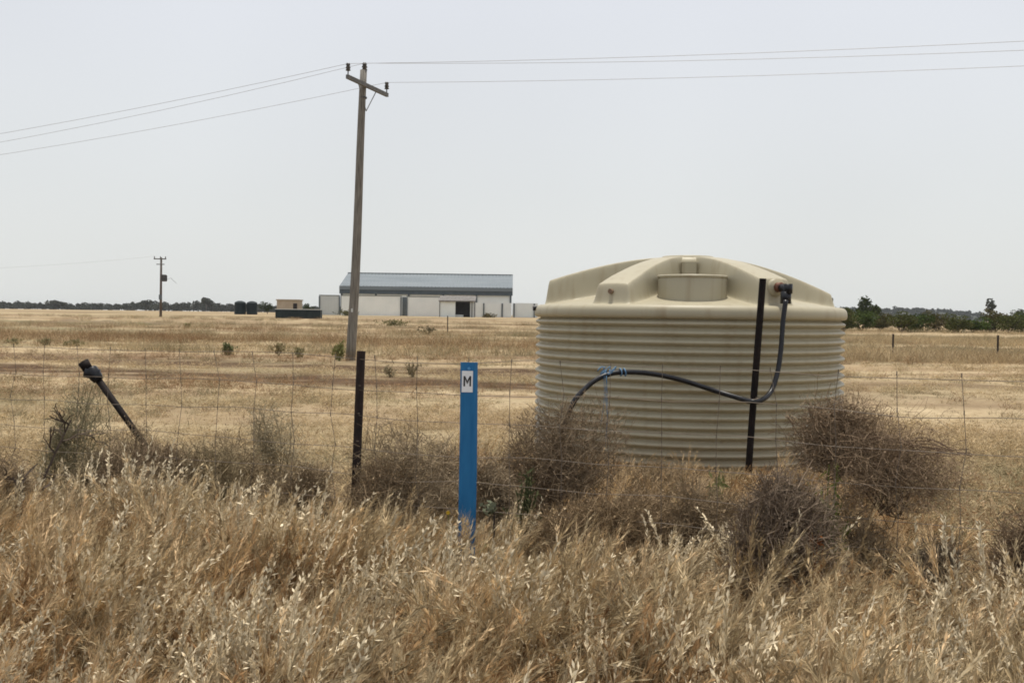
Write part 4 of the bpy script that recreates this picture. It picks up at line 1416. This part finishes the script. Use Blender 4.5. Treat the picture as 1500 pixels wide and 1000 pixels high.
def tuft(seed, n_st, n_bl, hmin, hmax, rad, pal, head, az_sd=0.9, a0=0.22, a1=(0.2, 1.0), spk=16, width=0.0011, headcol=None):
    r = np.random.default_rng(seed)
    m = MB()
    pal = np.array(pal)

    def cols(n):
        c_ = pal[r.integers(0, len(pal), n)]
        return c_ * r.uniform(0.62, 1.22, (n, 1))

    if n_bl:
        L = r.uniform(0.35, 0.8, n_bl) * hmax
        P, phi = stems_paths(r, n_bl, rad, L, a0 * 1.4, (0.5, 2.1), 0.1, 1.5, 6)
        S = np.stack([-np.sin(phi), np.cos(phi), np.zeros(n_bl)], 1) * 0.9 + r.normal(0, 0.3, (n_bl, 3))
        Wd = np.linspace(1, 0.1, 6)[None, :] * r.uniform(0.0016, 0.0038, n_bl)[:, None]
        m.ribbons(P, S, Wd, cols(n_bl) * 0.9)
    if n_st:
        L = r.uniform(hmin, hmax, n_st)
        P, phi = stems_paths(r, n_st, rad, L, a0, a1, 0.1, az_sd, 7)
        S = r.normal(size=(n_st, 3)); S[:, 2] = 0; S /= np.linalg.norm(S, axis=1)[:, None]
        Wd = np.linspace(1, 0.5, 7)[None, :] * np.full((n_st, 1), width)
        sc_ = cols(n_st)
        m.ribbons(P, S, Wd, sc_)
        t = 1 - r.uniform(0, 1, (n_st, spk)) * (0.27 if head == 'brome' else 0.36)
        C, Dd = interp_path(P, t)
        C = C.reshape(-1, 3); Dd = Dd.reshape(-1, 3)
        Dd /= np.linalg.norm(Dd, axis=1)[:, None] + 1e-9
        nn = len(C)
        hc = np.repeat(sc_, spk, axis=0) * r.uniform(0.95, 1.35, (nn, 1)) if headcol is None else np.array(headcol) * r.uniform(0.75, 1.15, (nn, 1))
        if head == 'brome':                         # nodding, long-awned spikelets
            Dr = Dd * 1.0 + r.normal(0, 0.24, (nn, 3)) + np.array([0.10, 0, -0.08])
            Dr /= np.linalg.norm(Dr, axis=1)[:, None]
            ln = r.uniform(0.010, 0.021, (nn, 1))
            W = np.cross(Dr, r.normal(size=(nn, 3))); W /= np.linalg.norm(W, axis=1)[:, None]
            m.leaves(C + Dr * ln, Dr * ln, W * r.uniform(0.0018, 0.0038, (nn, 1)), hc)
            aw = ln * r.uniform(1.2, 2.2, (nn, 1))   # awn
            m.leaves(C + Dr * (ln * 2 + aw * 0.8), Dr * aw, W * 0.0005, hc * 1.1)
        else:                                       # pale plump spikelets set alternately on an upright spike
            Dr = Dd * 1.0 + r.normal(0, 0.38, (nn, 3))
            Dr /= np.linalg.norm(Dr, axis=1)[:, None]
            ln = r.uniform(0.009, 0.016, (nn, 1))
            W = np.cross(Dr, r.normal(size=(nn, 3))); W /= np.linalg.norm(W, axis=1)[:, None]
            m.leaves(C + Dr * ln, Dr * ln, W * r.uniform(0.0026, 0.0052, (nn, 1)), hc)
    return m


def source(name, m):
    return bpy.data.objects.new(name, m.mesh(name, M_GRASS))


def scatter(name, label, pts, idx, rz, tilt, scl, sources):
    """One object whose geometry nodes set the tufts on its points."""
    me = bpy.data.meshes.new(name)
    me.vertices.add(len(pts))
    me.vertices.foreach_set("co", np.asarray(pts, np.float32).ravel())
    for nm, ty, dat in (("idx", 'INT', idx.astype(np.int32)), ("scl", 'FLOAT', scl.astype(np.float32))):
        a_ = me.attributes.new(nm, ty, 'POINT'); a_.data.foreach_set("value", dat)
    a_ = me.attributes.new("rot", 'FLOAT_VECTOR', 'POINT')
    a_.data.foreach_set("vector", np.stack([tilt[:, 0], tilt[:, 1], rz], 1).astype(np.float32).ravel())
    ob = bpy.data.objects.new(name, me)
    COL.objects.link(ob)
    me.materials.append(M_GRASS)
    ng = bpy.data.node_groups.new(name + "_nodes", 'GeometryNodeTree')
    ng.interface.new_socket("Geometry", in_out='INPUT', socket_type='NodeSocketGeometry')
    ng.interface.new_socket("Geometry", in_out='OUTPUT', socket_type='NodeSocketGeometry')
    N, Lk = ng.nodes, ng.links
    gi = N.new("NodeGroupInput"); go = N.new("NodeGroupOutput")
    join = N.new("GeometryNodeJoinGeometry")
    for s_ in reversed(sources):
        oi = N.new("GeometryNodeObjectInfo")
        oi.inputs["Object"].default_value = s_
        g2i = N.new("GeometryNodeGeometryToInstance")
        Lk.new(oi.outputs["Geometry"], g2i.inputs[0])
        Lk.new(g2i.outputs[0], join.inputs[0])
    iop = N.new("GeometryNodeInstanceOnPoints")
    iop.inputs["Pick Instance"].default_value = True

    def attr(nm, ty):
        a = N.new("GeometryNodeInputNamedAttribute"); a.data_type = ty
        a.inputs["Name"].default_value = nm
        return a.outputs["Attribute"]

    Lk.new(gi.outputs[0], iop.inputs["Points"])
    Lk.new(join.outputs[0], iop.inputs["Instance"])
    Lk.new(attr("idx", 'INT'), iop.inputs["Instance Index"])
    Lk.new(attr("rot", 'FLOAT_VECTOR'), iop.inputs["Rotation"])
    Lk.new(attr("scl", 'FLOAT'), iop.inputs["Scale"])
    Lk.new(iop.outputs[0], go.inputs[0])
    md = ob.modifiers.new("tufts", 'NODES')
    md.node_group = ng
    return tag(ob, label, kind="stuff")


TAN = [(0.446, 0.319, 0.17), (0.363, 0.248, 0.124), (0.53, 0.393, 0.231)]
BRN = [(0.316, 0.199, 0.097), (0.237, 0.143, 0.069), (0.381, 0.254, 0.132)]
GRY = [(0.423, 0.333, 0.201), (0.34, 0.259, 0.148), (0.488, 0.394, 0.246)]
OLV = [(0.20, 0.170, 0.085), (0.27, 0.215, 0.115), (0.34, 0.255, 0.145)]
PALE = (0.70, 0.60, 0.42)
tall = []
for k in range(3): tall.append(source("tuft_tan", tuft(300 + k, 20, 14, 0.34, 0.62, 0.10, TAN, 'brome', 0.9, 0.14, (0.1, 1.1), 24, 0.0016)))
for k in range(3): tall.append(source("tuft_brown", tuft(310 + k, 20, 16, 0.26, 0.50, 0.11, BRN, 'brome', 1.0, 0.18, (0.1, 1.2), 20, 0.0016)))
for k in range(3): tall.append(source("tuft_grey", tuft(320 + k, 18, 14, 0.36, 0.64, 0.10, GRY, 'brome', 0.9, 0.14, (0.1, 1.2), 24, 0.0016)))
for k in range(2): tall.append(source("tuft_olive", tuft(330 + k, 14, 40, 0.28, 0.46, 0.12, OLV, 'brome')))
for k in range(3): tall.append(source("tuft_pale", tuft(340 + k, 9, 8, 0.42, 0.68, 0.08, GRY, 'oat', 0.5, 0.22, (0.1, 0.8), 32, 0.0015, PALE)))

r = np.random.default_rng(400)


def lowf(x, y, s, ph):
    return np.sin(x * s + ph) * np.cos(y * s * 1.3 + ph * 2) + 0.6 * np.sin((x + y) * s * 2.1 + ph * 3) + 0.4 * np.sin((x * 1.7 - y) * s * 3.3 + ph)


N0 = 12500
Yp = r.uniform(1.7, 9.0, N0); Xp = r.uniform(-6.0, 4.6, N0)
keep = (np.abs(Xp) < 0.60 * Yp + 0.7)
edge = fence_y(Xp) - 0.35 - 0.4 * np.clip(-Xp - 0.8, 0, 1) + 0.18 * np.sin(Xp * 2.3) + np.where(Xp > 0.3, -0.1, 0.0)
beyond = Yp - edge
gap = lowf(Xp, Yp, 3.1, 0.9) + 0.7 * lowf(Xp, Yp, 7.0, 2.3)
keep &= (r.uniform(0, 1, N0) < np.clip(0.48 + 0.48 * gap, 0.06, 1))
keep &= (beyond < 0) | ((beyond < 1.5) & (r.uniform(0, 1, N0) < 0.28 * (1 - beyond / 1.5)))
Xp, Yp, beyond = Xp[keep], Yp[keep], beyond[keep]
nP = len(Xp)
u1 = lowf(Xp, Yp, 1.3, 0.4) + r.normal(0, 0.7, nP)
side = np.clip(Xp / 3, -1, 1)
fam = np.where(u1 < -0.6, 1, np.where(u1 < 0.55, 0, np.where(u1 < 1.35, 2, 3)))
fam = np.where((fam == 0) & (r.uniform(0, 1, nP) < 0.35 + 0.3 * side), 2, fam)
fam = np.where((fam == 0) & (r.uniform(0, 1, nP) < 0.3), 1, fam)
pale = (lowf(Xp, Yp, 2.6, 2.2) + r.normal(0, 0.5, nP) + 0.45 * (Xp < 0.5) * (Yp < 4.4)) > 0.88
fam = np.where(pale, 4, fam)
start = np.array([0, 3, 6, 9, 11]); cnt = np.array([3, 3, 3, 2, 3])
idx = start[fam] + (r.uniform(0, 1, nP) * cnt[fam]).astype(int)
scl = r.uniform(0.78, 1.12, nP) * (1 + 0.16 * lowf(Xp, Yp, 2.2, 1.1)) * np.where(beyond > 0, 0.75, 1.0)
scl = np.clip(scl, 0.5, 1.3)
pts = np.stack([Xp, Yp, terrain(Xp, Yp)], 1)
scatter("tall_dry_grass", "tall dry brown grass with nodding seed heads filling the foreground", pts, idx, 0.6 * lowf(Xp, Yp, 0.8, 3.1) + r.normal(0, 0.8, nP), r.normal(0, 0.13, (nP, 2)), scl, tall)

# rank grass standing between the fence and the foot of the tank
N3 = 2600
Yp = r.uniform(5.6, 10.6, N3); Xp = r.uniform(-0.6, 4.2, N3)
dist = np.hypot(Xp - TX, Yp - TYC)
keep = (dist > TR + 0.06) & (Yp > fence_y(Xp) + 0.1)
keep &= r.uniform(0, 1, N3) < np.where(dist < TR + 0.45, 0.85, np.clip(0.42 + 0.3 * lowf(Xp, Yp, 2.2, 0.5) - 0.35 * np.clip(Xp - 2.6, 0, 1), 0.02, 1))
keep &= ~((dist > TR + 0.5) & (Xp > 3.0))
Xp, Yp = Xp[keep], Yp[keep]
nP = len(Xp)
idx = np.where(r.uniform(0, 1, nP) < 0.45, r.integers(3, 6, nP), np.where(r.uniform(0, 1, nP) < 0.5, r.integers(9, 11, nP), r.integers(0, 3, nP)))
scatter("rank_grass", "rank brown grass round the foot of the beige tank", np.stack([Xp, Yp, terrain(Xp, Yp)], 1), idx, r.uniform(-1.2, 1.2, nP), r.normal(0, 0.1, (nP, 2)), np.where(np.hypot(Xp - TX, Yp - TYC) < TR + 0.7, 0.6, 1.0) * r.uniform(0.42, 0.8, nP), tall)

# short paddock grass
FLD = [(0.456, 0.354, 0.211), (0.391, 0.294, 0.167), (0.521, 0.414, 0.257)]
FLO = [(0.23, 0.20, 0.11), (0.29, 0.245, 0.14), (0.36, 0.30, 0.19)]
FLB = [(0.242, 0.153, 0.084), (0.307, 0.205, 0.116)]
short = []
for k in range(3): short.append(source("short_straw", tuft(500 + k, 12, 40, 0.10, 0.24, 0.20, FLD, 'brome', 1.6, 0.45, (0.3, 1.3), 5, 0.0014)))
for k in range(2): short.append(source("short_olive", tuft(510 + k, 8, 44, 0.10, 0.24, 0.20, FLO, 'brome', 1.6, 0.45, (0.3, 1.3), 5, 0.0014)))
for k in range(2): short.append(source("short_brown", tuft(520 + k, 12, 36, 0.12, 0.30, 0.18, FLB, 'brome', 1.6, 0.4, (0.3, 1.2), 6, 0.0014)))
N1 = 60000
Yp = 5.2 * (70 / 5.2) ** (r.uniform(0, 1, N1)); Xp = r.uniform(-0.66, 0.66, N1) * Yp
keep = (Yp > fence_y(Xp) - 0.5)
keep &= ((Xp - TX) ** 2 + (Yp - TYC) ** 2 > 1.85 ** 2)
dens = 0.55 + 0.45 * lowf(Xp * 0.5, Yp, 0.35, 0.7)
trk = np.minimum(np.abs(Yp + 0.3 * Xp - 22.7), np.abs(Yp + 0.3 * Xp - 27.7)) < 1.5
dens = np.where(trk, 0.03, dens)
keep &= r.uniform(0, 1, N1) < np.where(trk, 0.05, np.clip(dens, 0.12, 1) * 0.36)
Xp, Yp = Xp[keep], Yp[keep]
nP = len(Xp)
u1 = lowf(Xp * 0.3, Yp, 0.33, 1.9) + r.normal(0, 0.45, nP)
u1 = u1 + np.where(Xp < -1, 0.3, 0.0)
fam = np.where(u1 < 0.35, 0, np.where(u1 < 1.0, 1, 2))
start = np.array([0, 3, 5]); cnt = np.array([3, 2, 2])
idx = start[fam] + (r.uniform(0, 1, nP) * cnt[fam]).astype(int)
scl = r.uniform(0.6, 1.2, nP) * (1 + np.clip((Yp - 15) / 60, 0, 0.8))
pts = np.stack([Xp, Yp, terrain(Xp, Yp)], 1)
scatter("paddock_grass", "short dry straw grass covering the paddock behind the fence", pts, idx, r.uniform(0, 6.28, nP), r.normal(0, 0.1, (nP, 2)), scl, short)

# farther standing straw, up to the sheds and the shrub row
patch = []
for k, pal in enumerate((FLD, FLO, FLB, FLD)):
    patch.append(source("straw_patch", tuft(600 + k, 60, 60, 0.25, 0.55, 1.0, pal, 'brome', 1.8, 0.3, (0.2, 0.9), 4, 0.005)))
N2 = 11000
Yp = 38 * (150 / 38) ** (r.uniform(0, 1, N2)); Xp = r.uniform(-0.62, 0.62, N2) * Yp
keep = r.uniform(0, 1, N2) < np.clip(0.45 + 0.6 * lowf(Xp * 0.3, Yp, 0.12, 0.3), 0.03, 1) * np.where(Xp > 0.3 * Yp, 1.0, 0.55)
Xp, Yp = Xp[keep], Yp[keep]
nP = len(Xp)
u1 = lowf(Xp * 0.4, Yp, 0.15, 2.9) + r.normal(0, 0.5, nP)
idx = np.where(u1 > 0.35, 1, np.where((u1 < -0.55) & (Xp < 0.25 * Yp), 2, np.where(r.uniform(0, 1, nP) < 0.5, 0, 3)))
pts = np.stack([Xp, Yp, terrain(Xp, Yp)], 1)
scatter("standing_straw", "pale standing straw in the far paddock", pts, idx, r.uniform(0, 6.28, nP), r.normal(0, 0.05, (nP, 2)), r.uniform(0.6, 1.2, nP), patch)

# ------------------------------------------------------------------ haze
hm = bpy.data.materials.new("thin_haze")
hm.use_nodes = True
hn = hm.node_tree.nodes
hn.clear()
ho_ = hn.new("ShaderNodeOutputMaterial")
hv = hn.new("ShaderNodeVolumePrincipled")
hv.inputs["Color"].default_value = (0.86, 0.90, 0.93, 1)
hv.inputs["Density"].default_value = 0.00011
hv.inputs["Anisotropy"].default_value = 0.2
hm.node_tree.links.new(hv.outputs["Volume"], ho_.inputs["Volume"])
hz_ = MB().box((-3000, -120, -2.0), (3000, 3000, 24)).build("haze", hm)
tag(hz_, "thin pale dust haze softening the far paddock and trees", kind="stuff")
